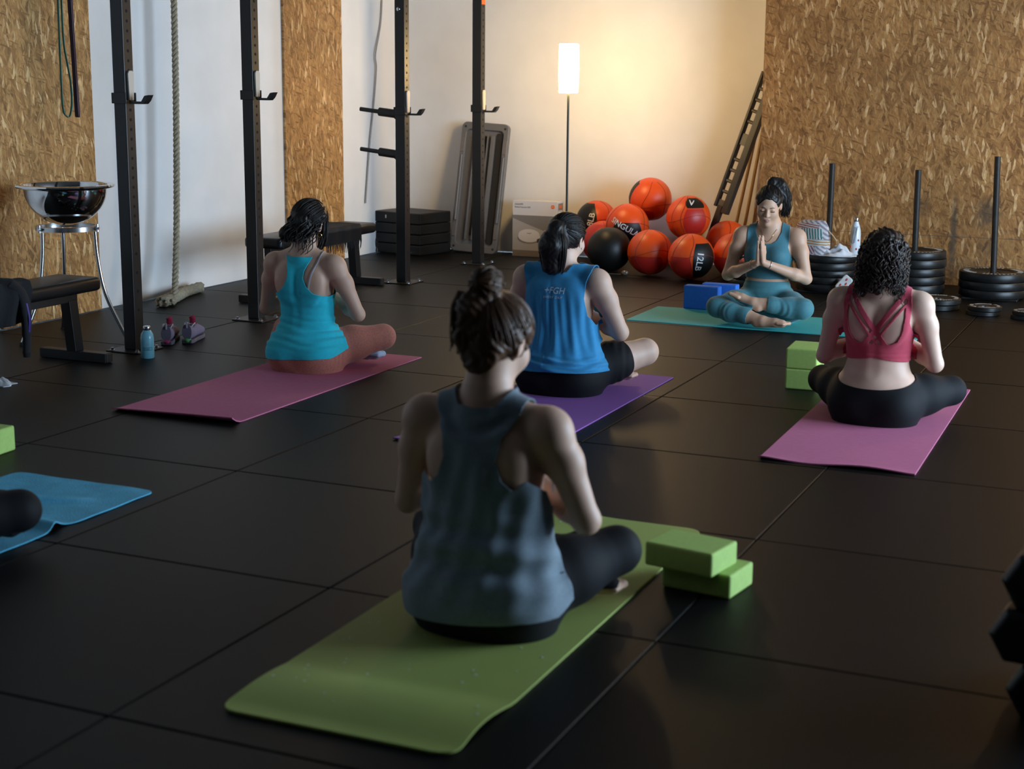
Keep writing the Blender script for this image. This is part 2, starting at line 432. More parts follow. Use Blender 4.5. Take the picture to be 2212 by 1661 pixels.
# barbell hooks
hook_lab = ('on the tall black upright nearest the steel bowl', 'on the second black upright beside the hanging rope',
            'on the black upright carrying two storage pegs', 'on the black upright in front of the grey platform')
for k, (y, zz) in enumerate(zip(RY, (1.33, 1.335, 1.208, 1.205))):
    h = empty('barbell_hook', (RX, y, zz), 0, 'black barbell hook with cream pad ' + hook_lab[k], 'barbell hook', 'barbell hooks on the rack')
    b = MB()
    b.box((0, -PW / 2 - 0.004, 0.0), (PW + 0.016, 0.006, 0.055)); b.box((0, PW / 2 + 0.004, 0.0), (PW + 0.016, 0.006, 0.055))
    b.box((-PW / 2 - 0.005, 0, 0.0), (0.008, PW + 0.014, 0.055))
    b.build('bracket', M_BLACK, h, bevel=0.002)
    MB().prism([(-.018, -.01), (.018, -.01), (.024, .125), (.014, .14), (-.014, .14), (-.024, .125)], 0, 0.012,
               M=Matrix(((0, 0, 1), (1, 0, 0), (0, 1, 0))), off=(PW / 2 + 0.0015, 0, 0)).build('pad', M_CREAM, h, bevel=0.002)
    MB().prism([(0.0135, -0.016), (0.085, -0.016), (0.107, 0.014), (0.135, 0.018), (0.118, -0.012), (0.100, -0.029), (0.0135, -0.029)], -0.022, 0.022,
               M=Matrix(((1, 0, 0), (0, 0, 1), (0, 1, 0))), off=(PW / 2, 0, 0)).build('arm', M_BLACK, h, bevel=0.002)

# ------------------------------------------------------------------ benches
def bench(loc, length, label, name='weight_bench', tags=False):
    b = empty(name, loc, 0, label, 'bench')
    # long axis along -y from the origin end
    pad = []
    for k in range(13):
        t = k / 12
        pad.append(t)
    mb = MB(); w = 0.14
    # rounded pad: loft of rounded rectangles along y
    n = 0; rings = []
    ys = [0, -0.004, -0.014, -0.03] + [-0.03 - (length - 0.06) * i / 6 for i in range(1, 7)] + [-length + 0.014, -length + 0.004, -length]
    ins = [0.030, 0.014, 0.004, 0] + [0] * 6 + [0.004, 0.014, 0.030]
    pr_ = None
    vs = []; nn = 0
    for y, i in zip(ys, ins):
        ring = rrect(2 * w - 2 * i, 0.072 - 1.1 * i, max(0.006, 0.022 - 0.5 * i), 4); nn = len(ring)
        vs += [(x, y, z + 0.40) for x, z in ring]
    fs = []
    for r in range(len(ys) - 1):
        fs += [(r * nn + k, r * nn + (k + 1) % nn, (r + 1) * nn + (k + 1) % nn, (r + 1) * nn + k) for k in range(nn)]
    fs += [tuple(range(nn)), tuple(range((len(ys) - 1) * nn, len(ys) * nn))]
    MB().add(vs, fs).build('pad', M_VINYL, b, smooth=50)
    MB().box((0, -length / 2, 0.335), (0.05, length - 0.12, 0.055)).build('spine', M_BLACK, b, bevel=0.003)
    for yy, tilt in ((-0.10, 1), (-length + 0.10, -1)):
        leg = MB(); leg.prism([(-.032, 0.05), (.032, 0.05), (.032, .318), (-.032, .318)], -0.03, 0.03, M=Matrix(((0, 0, 1), (1, 0, 0), (0, 1, 0))), off=(0, yy, 0))
        for i, v in enumerate(leg.v): leg.v[i] = (v[0], v[1] - tilt * (0.318 - v[2]) * -0.12, v[2])
        leg.build('leg', M_BLACK, b, bevel=0.003)
        ft = MB(); ft.box((0, yy + tilt * 0.035, 0.027), (0.42, 0.055, 0.05)); ft.build('foot_bar', M_BLACK, b, bevel=0.003)
        for sx in (-1, 1):
            MB().box((sx * 0.2135, yy + tilt * 0.035, 0.027), (0.007, 0.049, 0.044)).build('end_cap', M_BLACKPL, b, bevel=0.002)
    return b
bench((-5.24, 6.26, 0), 1.2, 'black vinyl weight bench with dark clothes on it beside the steel bowl stand')
bench((-5.42, 9.47, 0), 1.25, 'black vinyl weight bench standing behind the woman in the turquoise top')

# ------------------------------------------------------------------ chalk bowl on tripod
bs = empty('bowl_stand', (-5.70, 6.72, 0), 0, 'chrome tripod stand with curved legs carrying the steel bowl', 'stand')
MB().lathe([(0.150, 0.605), (0.170, 0.605), (0.170, 0.630), (0.150, 0.630), (0.150, 0.605)], 36).build('ring', M_STEEL, bs, smooth=40)
for k, (fx, fy) in enumerate(((-0.07, -0.30), (0.30, 0.06), (-0.30, 0.26))):
    d = Vector((fx, fy, 0)).normalized()
    pts = spline([d * 0.165 + Vector((0, 0, 0.60)), d * 0.175 + Vector((0, 0, 0.45)), d * 0.215 + Vector((0, 0, 0.25)), d * 0.33 + Vector((0, 0, 0.012))], 6)
    lg = MB().tube(pts, 0.011, 12).build('leg', M_STEEL, bs, smooth=50)
    MB().cyl(d * 0.190 + Vector((0, 0, .618)), d * 0.155 + Vector((0, 0, .618)), 0.008, n=10).build('bolt', M_BOLT, lg)
    MB().cyl(d * 0.182 + Vector((0, 0, .600)), d * 0.182 + Vector((0, 0, .642)), 0.006, n=8).build('wing_screw', M_BOLT, lg)
    MB().cyl(d * 0.333 + Vector((0, 0, .0)), d * 0.333 + Vector((0, 0, .02)), 0.014, n=12).build('rubber_foot', M_BLACKPL, lg)
prof = [(0.0, 0.612)] + [(0.222 * math.sin(a), 0.812 - 0.2 * math.cos(a)) for a in [PI / 2 * i / 14 for i in range(1, 15)]]
rim = [(0.240, 0.815), (0.262, 0.820), (0.268, 0.828), (0.264, 0.836), (0.245, 0.838), (0.226, 0.834)]
inn = [(0.216 * math.sin(a), 0.815 - 0.19 * math.cos(a)) for a in [PI / 2 * i / 14 for i in range(14, -1, -1)]]
bw = MB().lathe([(max(r, 0.0005), z) for r, z in prof + rim + inn], 48)
tag(bw.build('steel_bowl', M_MIRROR, None, smooth=50, loc=(-5.70, 6.72, 0.020)), 'large polished steel bowl with a wide rolled rim on the tripod', 'bowl')

# ------------------------------------------------------------------ climbing rope
M_ROPE = mat('hemp_rope', (0.34, 0.29, 0.20), 0.9, var=0.25, vscale=60, bump=0.5, bscale=200)
def strand_rope(path, r, pitch, n_str=3, seg=7, mb=None, k1=0.56, k2=0.50):
    P = path; mb = mb or MB(); L_ = [0.0]
    for a, b in zip(P[:-1], P[1:]): L_.append(L_[-1] + (b - a).length)
    for s_ in range(n_str):
        u = None; pts = []
        for i, p in enumerate(P):
            d = (P[min(i + 1, len(P) - 1)] - P[max(i - 1, 0)]).normalized()
            if u is None: u, _ = frame_from(d)
            u = (u - d * u.dot(d)).normalized(); w = d.cross(u)
            a = 2 * PI * (L_[i] / pitch + s_ / n_str)
            pts.append(p + (u * math.cos(a) + w * math.sin(a)) * r * k1)
        mb.tube(pts, r * k2, seg)
    return mb
def resample(path, step):
    out = [path[0]]; acc = 0
    for a, b in zip(path[:-1], path[1:]):
        l = (b - a).length; t = step - acc
        while t <= l: out.append(a.lerp(b, t / l)); t += step
        acc = (acc + l) % step if l > 0 else acc
    return out
rope = empty('climbing_rope', (-6.03, 8.19, 0), 0, 'thick hemp climbing rope hanging down beside the white wall', 'rope')
hp = resample(spline([(0, 0.03, 3.45), (0, 0.03, 2.2), (0, 0.015, 1.4), (0.0, -0.01, 0.8), (0.01, -0.05, 0.40), (0.03, -0.10, 0.18), (0.09, -0.20, 0.045), (0.14, -0.30, 0.03)], 24), 0.012)
strand_rope(hp, 0.0215, 0.10).build('hanging_length', M_ROPE, rope, smooth=60)
rb = MB()
for off, zz in ((0.0, 0.034), (0.028, 0.036)):
    fp = resample(spline([(0.07 + off, -0.33, zz), (0.02 + off, -0.15, zz), (-0.07 + off * .5, 0.12, zz), (-0.11, 0.36, zz)], 20), 0.010)
    strand_rope(fp, 0.034, 0.070, mb=rb, k1=0.72, k2=0.38)
rb.build('folded_length', M_ROPE, rope, smooth=60)

# ------------------------------------------------------------------ resistance bands on the first board strip
M_TEAL = mat('teal_latex', (0.01, 0.17, 0.16), 0.45); M_NAVY = mat('navy_latex', (0.012, 0.012, 0.06), 0.45)
def band(loc, pts, w, t, m, label):
    # flat strap: ring profile swept along a closed loop lying in the yz plane, width along x
    P = spline(pts, 8, True); mb = MB(); n = len(P); vs = []; fs = []
    for i, p in enumerate(P):
        d = (P[(i + 1) % n] - P[i - 1]).normalized(); nrm = Vector((0, -d.z, d.y))
        for a, b_ in ((-1, -1), (1, -1), (1, 1), (-1, 1)):
            vs.append(p + Vector((a * w / 2, 0, 0)) + nrm * b_ * t / 2)
    for i in range(n):
        j = (i + 1) % n
        fs += [(i * 4 + k, i * 4 + (k + 1) % 4, j * 4 + (k + 1) % 4, j * 4 + k) for k in range(4)]
    o = mb.add(vs, fs).build('resistance_band', m, None, loc=loc); auto_smooth(o.data, 50)
    return tag(o, label, 'exercise band', 'resistance bands on the board strip')
band((-6.135, 7.275, 0), [(0, .02, 2.45), (0, .008, 2.0), (0, .006, 1.65), (0.01, .02, 1.50), (0.005, .045, 1.40), (0, .052, 1.28), (0, .03, 1.205), (0, .0, 1.206), (0, -.028, 1.26), (0, -.03, 1.5), (0, -.022, 2.0), (0, -.01, 2.45)], 0.012, 0.005, M_TEAL, 'thin teal elastic loop band hanging on the boarded strip')
band((-6.125, 7.335, 0), [(0, .008, 2.45), (0, .012, 1.9), (0, .020, 1.5), (0, .030, 1.236), (0, .022, 1.228), (0, .016, 1.5), (0, .004, 1.9), (0, 0, 2.45)], 0.026, 0.010, M_NAVY, 'wide navy elastic band hanging beside the teal one')
MB().cyl((XL + 0.02, 7.31, 2.452), (XL + 0.19, 7.31, 2.462), 0.008, n=12).build('hook', M_BLACK, wl)

# ------------------------------------------------------------------ stack of soft black boxes in the corner
M_SOFT = mat('black_foam_vinyl', (0.007, 0.0066, 0.0062), 0.5, var=0.2, vscale=12, bump=0.1, bscale=90, spec=0.3)
M_TAB = mat('white_tag', (0.6, 0.58, 0.54), 0.6)
ang = math.radians(-13); cs, sn_ = math.cos(ang), math.sin(ang)
bx, by = -5.985, 11.325
for k in range(4):
    hgt = 0.085 if k < 3 else 0.092
    z0 = sum((0.085,) * k)
    names4 = ('bottom', 'second lowest', 'second highest', 'top')
    o = empty('foam_step', (bx + rng.uniform(-.004, .004), by + rng.uniform(-.004, .004), z0), ang + rng.uniform(-.012, .012),
              'black padded foam step, %s of the corner stack' % names4[k], 'step box', 'padded foam steps stacked in the corner')
    MB().box((0, 0, hgt / 2), (0.515, 0.40, hgt - 0.003)).build('block', M_SOFT, o, bevel=0.010, seg=3)
    if k == 3:
        for tx in (-0.11, 0.025): MB().box((tx, -0.2015, 0.05), (0.010, 0.003, 0.026)).build('white_tab', M_TAB, o)

# ------------------------------------------------------------------ grey step platform leaning on the end wall (underside showing)
M_GREYPL = mat('grey_plastic', (0.135, 0.128, 0.124), 0.38, bump=0.06, bscale=200)
M_GREYDK = mat('dark_grey_plastic', (0.018, 0.017, 0.017), 0.6)
pf = empty('step_platform', (-5.495, 11.475, 0.0), 0, 'grey plastic aerobic step platform leaning upright on the end wall', 'step platform')
pf.rotation_euler = (math.radians(-8.5), math.radians(3.0), math.radians(4))
Mxz = Matrix(((1, 0, 0), (0, 0, -1), (0, 1, 0)))      # poly (x, z) extruded along -y
W_, H_ = 0.415, 1.075
def plate(poly, y0, y1, name, m, par, bev=0.004):
    return MB().prism(poly, -y1, -y0, M=Mxz, off=(0, 0, H_ / 2 + 0.008)).build(name, m, par, bevel=bev)
plate(rrect(W_, H_, 0.045), 0.03, 0.05, 'deck', M_GREYPL, pf)
outer = rrect(W_, H_, 0.045); inner = rrect(W_ - 0.085, H_ - 0.12, 0.035)
fr = MB(); n = len(outer)
vs = [(x, 0.0, z + H_ / 2 + 0.008) for x, z in outer] + [(x, 0.0, z + H_ / 2 + 0.008) for x, z in inner] + [(x, 0.031, z + H_ / 2 + 0.008) for x, z in outer] + [(x, 0.031, z + H_ / 2 + 0.008) for x, z in inner]
fs = []
for i in range(n):
    j = (i + 1) % n
    fs += [(i, j, n + j, n + i), (2 * n + i, 3 * n + i, 3 * n + j, 2 * n + j), (i, 2 * n + i, 2 * n + j, j), (n + i, n + j, 3 * n + j, 3 * n + i)]
fr.add(vs, fs).build('rim', M_GREYPL, pf, bevel=0.006)
for x, w in ((-0.085, 0.010), (-0.018, 0.024), (0.028, 0.010), (0.075, 0.034)):
    MB().prism(rrect(w, H_ - 0.2, w * 0.45), -0.031, 0.002, M=Mxz, off=(x, 0, H_ / 2 + 0.008)).build('rib', M_GREYPL, pf, bevel=0.003)
plate([(x - 0.048, z) for x, z in rrect(0.022, 0.80, 0.01)], 0.024, 0.0305, 'groove', M_GREYDK, pf, 0)
plate([(x + 0.123, z) for x, z in rrect(0.055, 0.92, 0.02)], 0.024, 0.0305, 'groove', M_GREYDK, pf, 0)
plate([(x + 0.003, z) for x, z in rrect(0.014, 0.86, 0.006)], 0.024, 0.0305, 'groove', M_GREYDK, pf, 0)
for sx in (-1, 1):
    for sz in (-1, 1):
        MB().cyl((sx * 0.175, -0.002, H_ / 2 + 0.008 + sz * 0.497), (sx * 0.175, 0.004, H_ / 2 + 0.008 + sz * 0.497), 0.010, n=14).build('screw_hole', M_GREYDK, pf)
    for zc, hh in ((0.345, 0.115), (-0.36, 0.11)):
        MB().prism(rrect(0.036, hh, 0.006), -0.001, 0.006, M=Mxz, off=(sx * 0.186, 0, H_ / 2 + 0.008 + zc)).build('grip_recess', mat('worn_grey', (0.15, 0.135, 0.125), 0.6), pf, bevel=0.002)
    MB().tube([(sx * 0.186, -0.004, H_ / 2 - 0.27), (sx * 0.186, -0.004, H_ / 2 + 0.27)], 0.011, 10).build('edge_bead', M_GREYPL, pf, smooth=60)

# ------------------------------------------------------------------ robot vacuum carton
M_CARD = mat('white_carton', (0.66, 0.64, 0.65), 0.5); M_PRG = mat('print_grey', (0.22, 0.205, 0.195), 0.5); M_PRL = mat('print_light', (0.43, 0.40, 0.38), 0.5)
M_PRD = mat('print_dark', (0.06, 0.05, 0.045), 0.5); M_PRW = mat('print_white', (0.72, 0.70, 0.70), 0.45); M_PRT = mat('print_text', (0.12, 0.11, 0.12), 0.5)
M_PRO = mat('print_orange', (0.80, 0.14, 0.015), 0.5); M_PRB = mat('print_brown', (0.20, 0.165, 0.13), 0.5)
vb = empty('product_carton', (-4.935, 11.545, 0), math.radians(1.5), 'white robot vacuum carton with a printed picture standing by the lamp', 'box')
BW, BH, BD = 0.395, 0.455, 0.125
MB().box((0, 0, BH / 2), (BW, BD, BH)).build('carton', M_CARD, vb, bevel=0.002)
MF = Matrix(((1, 0, 0, 0), (0, 0, -1, 0), (0, 1, 0, 0), (0, 0, 0, 1)))
def printed(name, poly, m, lift=0.0004):
    return MB().prism(poly, 0, 0.0003, M=Matrix(((1, 0, 0), (0, 0, -1), (0, 1, 0))), off=(0, -BD / 2 - lift, BH / 2)).build(name, m, vb)
hx, hz = BW / 2 - 0.001, BH / 2 - 0.001
printed('printed_floor', [(-hx, -hz + .05), (hx, -hz + .05), (hx, .11), (-hx, .11)], M_PRL)
printed('printed_wall', [(-hx, .085), (-.06, .035), (hx, -.052), (hx, .11), (-hx, .11)], M_PRG, .0008)
printed('printed_footer', [(-hx, -hz), (hx, -hz), (hx, -hz + .05), (-hx, -hz + .05)], M_PRB)
def ellp(cx, cz, rx, rz, n=32): return [(cx + rx * math.cos(2 * PI * i / n), cz + rz * math.sin(2 * PI * i / n)) for i in range(n)]
printed('printed_shadow', ellp(-.055, -.078, .098, .044), M_PRG, .0008)
printed('printed_robot_side', ellp(-.05, -.062, .096, .048), M_PRW, .0012)
printed('printed_robot_bumper', [(.02, -.112), (.045, -.102), (.045, -.072), (.02, -.082)], M_PRD, .0016)
printed('printed_robot_top', ellp(-.05, -.046, .092, .044), M_PRW, .0020)
printed('printed_robot_line', [(-.068, -.034), (-.045, -.036), (-.03, -.031), (-.03, -.034), (-.045, -.040), (-.068, -.037)], M_PRD, .0024)
printed('printed_dock', [(.085, -.012), (.16, -.036), (.16, -.062), (.085, -.036)], M_PRD, .0016)
printed('printed_dock_top', [(.085, -.006), (.16, -.030), (.16, -.036), (.085, -.012)], M_PRW, .0018)
printed('printed_badge', [(.04, -hz + .012), (.095, -hz + .012), (.095, -hz + .034), (.04, -hz + .034)], M_PRW, .0008)
printed('printed_badge', [(.110, -hz + .012), (.135, -hz + .012), (.135, -hz + .034), (.110, -hz + .034)], M_PRL, .0008)
printed('logo_patch', [(x + .155, z + .185) for x, z in rrect(.030, .030, .009)], M_PRO, .0008)
TM = lambda x, z: Matrix.Translation((x, -BD / 2 - 0.0012, BH / 2 + z)) @ MF
text_obj('logo_text', 'mi', .018, M_PRW, vb, TM(.1445, .181), .0002)
text_obj('brand_text', 'XIAOMI', .020, M_PRT, vb, TM(-.178, .192), .0002, space=1.05)
text_obj('product_text', 'Robot Vacuum S20', .0175, M_PRT, vb, TM(-.178, .170), .0002)
# side panel print
for zz, hh, m in ((.185, .055, M_PRG), (.118, .055, M_PRW), (.055, .055, M_PRW), (-.01, .055, M_PRW)):
    MB().box((BW / 2 + .0004, 0, BH / 2 + zz), (.0006, BD - .03, hh)).build('side_print', m, vb)
for yy in (-BD / 2 + .009, BD / 2 - .009): MB().box((BW / 2 + .0004, yy, BH / 2 + .04), (.0006, .004, .35)).build('side_line', M_PRG, vb)
MB().box((BW / 2 + .0009, 0, BH / 2 + .185), (.0006, BD - .06, .022)).build('side_logo', M_PRO, vb)

# ------------------------------------------------------------------ floor lamps
M_SHADE = mat('glowing_shade', (0.9, 0.85, 0.75), 0.6, emit=(1.0, 0.66, 0.27), estr=88.0)
M_POLE = mat('dark_green_pole', (0.015, 0.018, 0.010), 0.4)
def floor_lamp(loc, label):
    l = empty('floor_lamp', loc, 0, label, 'lamp')
    MB().lathe([(0.001, 0.0), (0.125, 0.0), (0.128, 0.008), (0.12, 0.016), (0.015, 0.020), (0.012, 0.05)], 36, cap0=True).build('base', M_POLE, l, smooth=40)
    MB().cyl((0, 0, 0.02), (0, 0, 1.34), 0.0085, n=16).build('pole', M_POLE, l, smooth=50)
    MB().lathe([(0.066, 1.335), (0.071, 1.340), (0.0735, 1.42), (0.0745, 1.51), (0.0735, 1.60), (0.071, 1.682), (0.066, 1.687)], 28, cap0=True, cap1=True).build('shade', M_SHADE, l, smooth=50)
    return l
lamp2 = floor_lamp((0.30, 10.95, 0), 'second slim floor lamp beyond the right picture edge')
lamp1 = floor_lamp((-4.318, 10.65, 0), 'slim floor lamp with a glowing white cylinder shade against the end wall')
# ------------------------------------------------------------------ medicine balls
M_BALL = mat('orange_red_vinyl', (0.72, 0.072, 0.006), 0.42, var=0.08, vscale=6, bump=0.12, bscale=140)
M_BALLR = mat('red_vinyl', (0.50, 0.022, 0.014), 0.40, bump=0.12, bscale=140)
M_BALLK = mat('black_ball_vinyl', (0.007, 0.0065, 0.006), 0.45, bump=0.12, bscale=140, spec=0.35)
M_SEAM = mat('ball_seam', (0.20, 0.012, 0.006), 0.7)
M_PRINT = mat('white_print', (0.70, 0.70, 0.72), 0.5)
BR = 0.168
def sph(lon, lat, r): return Vector((r * math.cos(lat) * math.sin(lon), -r * math.cos(lat) * math.cos(lon), r * math.sin(lat)))
def patch(name, lon0, lon1, lat0, lat1, m, par, r=BR, taper=0.25, n=14):
    mb = MB(); vs = []; N = n + 1
    for rr in (r * 1.006, r * 0.985):
        for j in range(N):
            la = lat0 + (lat1 - lat0) * j / n
            u = abs(2 * j / n - 1); k = 1 - taper * u * u
            c = (lon0 + lon1) / 2; hw = (lon1 - lon0) / 2 * k
            for i in range(N): vs.append(sph(c - hw + 2 * hw * i / n, la, rr))
    fs = []
    for j in range(n):
        for i in range(n):
            a = j * N + i; fs.append((a, a + 1, a + N + 1, a + N))
    B = N * N
    ed = [i for i in range(n)] 
    for i in range(n):
        fs.append((i, B + i, B + i + 1, i + 1)); a = n * N + i; fs.append((a, a + 1, B + a + 1, B + a))
        a = i * N; fs.append((a, a + N, B + a + N, B + a)); a = i * N + n; fs.append((a, B + a, B + a + N, a + N))
    return mb.add(vs, fs).build(name, m, par, smooth=50)
def ball_text(body, size, lon, lat, rot, par, r=BR * 1.010):
    o = text_obj('print', body, size, M_PRINT, par, Matrix.Identity(4), 0.0, 'CENTER', bold=size * 0.012)
    c, s_ = math.cos(rot), math.sin(rot)
    me = o.data
    bm = bmesh.new(); bm.from_mesh(me)
    bmesh.ops.triangulate(bm, faces=bm.faces)
    bmesh.ops.subdivide_edges(bm, edges=[e for e in bm.edges if e.calc_length() > 0.02], cuts=2)
    bm.to_mesh(me); bm.free()
    for v in me.vertices:
        x, y = v.co.x, v.co.y - size * 0.35
        x, y = x * c - y * s_, x * s_ + y * c
        v.co = sph(lon + x / (r * math.cos(lat)), lat + y / r, r)
    return o
def med_ball(p, label, rot=(0, 0, 0), dark=False, black=None, red=None, texts=(), seams=(0.0,)):
    b = empty('medicine_ball', p, 0, label, 'medicine ball', 'pile of medicine balls'); b.rotation_euler = rot
    MB().sphere((0, 0, 0), BR, 40, 26).build('shell', M_BALLK if dark else M_BALL, b, smooth=60)
    for bl in (black or ()): patch('black_panel', *[math.radians(q) for q in bl], M_BALLK, b)
    for rd in (red or ()): patch('panel', *[math.radians(q) for q in rd], M_BALLR if not dark else M_BALL, b)
    if not dark:
        for a in seams:
            MB().tube([sph(math.radians(a) + 0.10 * math.sin(3 * t), -1.35 + 2.7 * (t / PI), BR * 1.001) for t in [PI * i / 20 for i in range(21)]], 0.0018, 6).build('seam', M_SEAM, b)
        MB().tube([sph(2 * PI * i / 48, 0.18 * math.sin(2 * PI * i / 48 * 2), BR * 1.001) for i in range(48)], 0.0018, 6, closed=True).build('seam', M_SEAM, b)
    for tx in texts: ball_text(*tx, b)
    return b
R_ = math.radians
med_ball((-3.94, 11.463, 0.513), 'orange medicine ball on top of the pile', (R_(20), R_(12), R_(10)), black=[(-110, -58, -40, 50)], red=[(-40, 30, -60, -8)], seams=(-5, 60))
med_ball((-4.013, 11.147, 0.329), 'orange medicine ball with a black panel reading SINGULAR', (0, 0, 0), black=[(-24, 62, -62, 12)],
         texts=[('SINGULAR', 0.062, R_(18), R_(-2), R_(-28)), ('5', 0.04, R_(-2), R_(-44), R_(-20))], seams=(-45, 75))
med_ball((-4.418, 11.545, 0.309), 'black and orange medicine ball marked 8LB at the left of the pile', (0, 0, 0), black=[(-95, 22, -62, 62)],
         texts=[('8LB', 0.070, R_(4), R_(10), R_(80))], seams=(60,))
med_ball((-3.545, 11.212, 0.405), 'orange and red medicine ball high on the right of the pile', (0, 0, 0), black=[(5, 78, 30, 66)], red=[(5, 70, -38, 27)],
         texts=[('V', 0.075, R_(28), R_(47), R_(-10))], seams=(-25, 3))
med_ball((-3.713, 10.823, 0.172), 'plain orange medicine ball in the middle of the front row', (0, 0, 0), red=[(-45, 60, -60, -6)], seams=(-15, 75))
med_ball((-3.353, 10.701, 0.170), 'orange medicine ball with a black panel reading 12LB', (0, 0, 0), black=[(22, 95, -58, 40)], red=[(-50, 20, -55, 4)],
         texts=[('12LB', 0.070, R_(40), R_(-6), R_(-98))], seams=(-30, 20))
med_ball((-3.085, 10.925, 0.170), 'orange medicine ball half hidden behind the instructor', (0, 0, 0), red=[(-50, 40, -60, 0)], seams=(-12,))
med_ball((-4.049, 10.853, 0.172), 'all black medicine ball on the floor at the left of the pile', (0, 0, 0), dark=True)
med_ball((-3.27, 11.35, 0.215), 'orange medicine ball at the back beneath the ladder', (0, 0, 0), seams=(20,))
med_ball((-4.265, 11.294, 0.172), 'dark red medicine ball on the floor behind the black one', (0, 0, 0), red=[(-60, 60, -60, 60)], seams=(20,))

# lamp cable along the floor with its dimmer
M_CABLE = mat('clear_cable', (0.10, 0.085, 0.06), 0.4)
cb_ = empty('lamp_cable', (-4.30, 10.80, 0), 0, 'thin lamp cable on the floor in front of the black medicine ball', 'cable')
MB().tube(spline([(-0.16, 0.36, .006), (-0.13, 0.1, .006), (0.05, -0.06, .006), (0.22, -0.09, .006), (0.40, -0.08, .006)], 8), 0.004, 8).build('cord', M_CABLE, cb_, smooth=60)
MB().sphere((0.43, -0.085, .020), 0.02, 16, 10, (1.4, 1, .95)).build('dimmer', mat('clear_plastic', (0.16, 0.13, 0.10), 0.15, coat=0.6), cb_, smooth=60)

# ------------------------------------------------------------------ black ladder frame leaning on the partition edge, wooden poles behind it
M_BWOOD = mat('black_stained_wood', (0.020, 0.016, 0.012), 0.5, var=0.3, vscale=14, stretch=(1, 1, .1))
M_POLEW = mat('ash_wood', (0.30, 0.17, 0.06), 0.5, var=0.2, vscale=20, stretch=(4, 4, .4))
A = Vector((-3.500, 11.42, 0.16)); B_ = Vector((-3.075, 11.50, 1.50)); up_ = (B_ - A).normalized()
side = Vector((1.0, -0.30, 0)).normalized(); side = (side - up_ * side.dot(up_)).normalized(); nrm = up_.cross(side)
lad = empty('wooden_ladder', (-3.40, 11.45, 0), 0, 'black wooden ladder frame leaning against the boarded partition edge', 'ladder')
LO = Vector((-3.40, 11.45, 0))
Rm = Matrix((side, nrm, up_)).transposed()
def bar(p0, p1, w, d, name, par=lad, m=M_BWOOD):
    ax = (p1 - p0).normalized(); c = (p0 + p1) / 2 - LO
    return MB().box(c, (w, d, (p1 - p0).length), Rm).build(name, m, par, bevel=0.003)
Lb = A + up_ * 0.34; Lt = B_
bar(Lb + nrm * 0.0, Lt, 0.020, 0.05, 'rail')
r2a, r2b = Lb + side * 0.098 - up_ * 0.03, Lt + side * 0.098 - up_ * 0.10
bar(r2a, r2b, 0.052, 0.05, 'rail')
tot = (Lt - Lb).length
for f_ in (0.12, 0.20, 0.28, 0.36, 0.64, 0.72, 0.80, 0.88):
    c = Lb + up_ * tot * f_
    MB().cyl(c - LO + side * 0.012, c + side * 0.08 - LO, 0.0135, n=14).build('rung', mat('grey_dowel', (0.10, 0.085, 0.065), 0.5) if f_ == 0.12 else MATS['grey_dowel'], lad, smooth=50)
for f_, hh in ((0.03, 0.06), (0.51, 0.09), (0.97, 0.06)):
    c = Lb + up_ * tot * f_ + side * 0.042 - LO
    MB().box(c, (0.062, 0.022, hh), Rm).build('cross_board', MATS['grey_dowel'], lad, bevel=0.003)
bar(A - up_ * 0.160 + side * 0.045, Lb + side * 0.045 + up_ * 0.02, 0.045, 0.04, 'foot_post')
MB().cyl(A + up_ * 0.09 + side * 0.02 - LO, A + up_ * 0.09 + side * 0.13 - LO, 0.006, n=8).build('pin', M_BOLT, lad)
for k, (fx, tx, nm) in enumerate(((-3.34, -3.145, 'leftmost'), (-3.26, -3.095, 'middle'), (-3.18, -3.048, 'rightmost'))):
    tag(MB().cyl((fx, 11.60, 0.0), (tx, 11.69, 1.18 + 0.04 * k), 0.0125, n=14).build('wooden_pole', M_POLEW, None, smooth=50),
        'slim wooden pole leaning in the corner behind the ladder, %s of three' % nm, 'pole', 'wooden poles behind the ladder')

# ------------------------------------------------------------------ weight plates on vertical storage poles
M_PLATE = mat('black_bumper_rubber', (0.008, 0.0075, 0.007), 0.40, var=0.2, vscale=30, rvar=0.08, spec=0.4)
M_PTXT = mat('faded_plate_print', (0.28, 0.26, 0.23), 0.6)
M_IRON = mat('worn_iron_pipe', (0.022, 0.018, 0.015), 0.5, 0.0, spec=0.3, var=0.3, vscale=30)
def plate_mesh(r, t, hub=True):
    ri = r * 0.60
    prof = [(0.0265, t * 0.28), (0.05, t * 0.28), (0.055, t * 0.34), (ri, t * 0.34), (ri + 0.008, t * 0.46), (r - 0.012, t * 0.5), (r - 0.003, t * 0.46), (r, t * 0.38),
            (r, -t * 0.38), (r - 0.003, -t * 0.46), (r - 0.012, -t * 0.5), (ri + 0.008, -t * 0.46), (ri, -t * 0.34), (0.055, -t * 0.34), (0.05, -t * 0.28), (0.0265, -t * 0.28), (0.0265, t * 0.28)]
    return MB().lathe(prof, 56)
PLM = {}
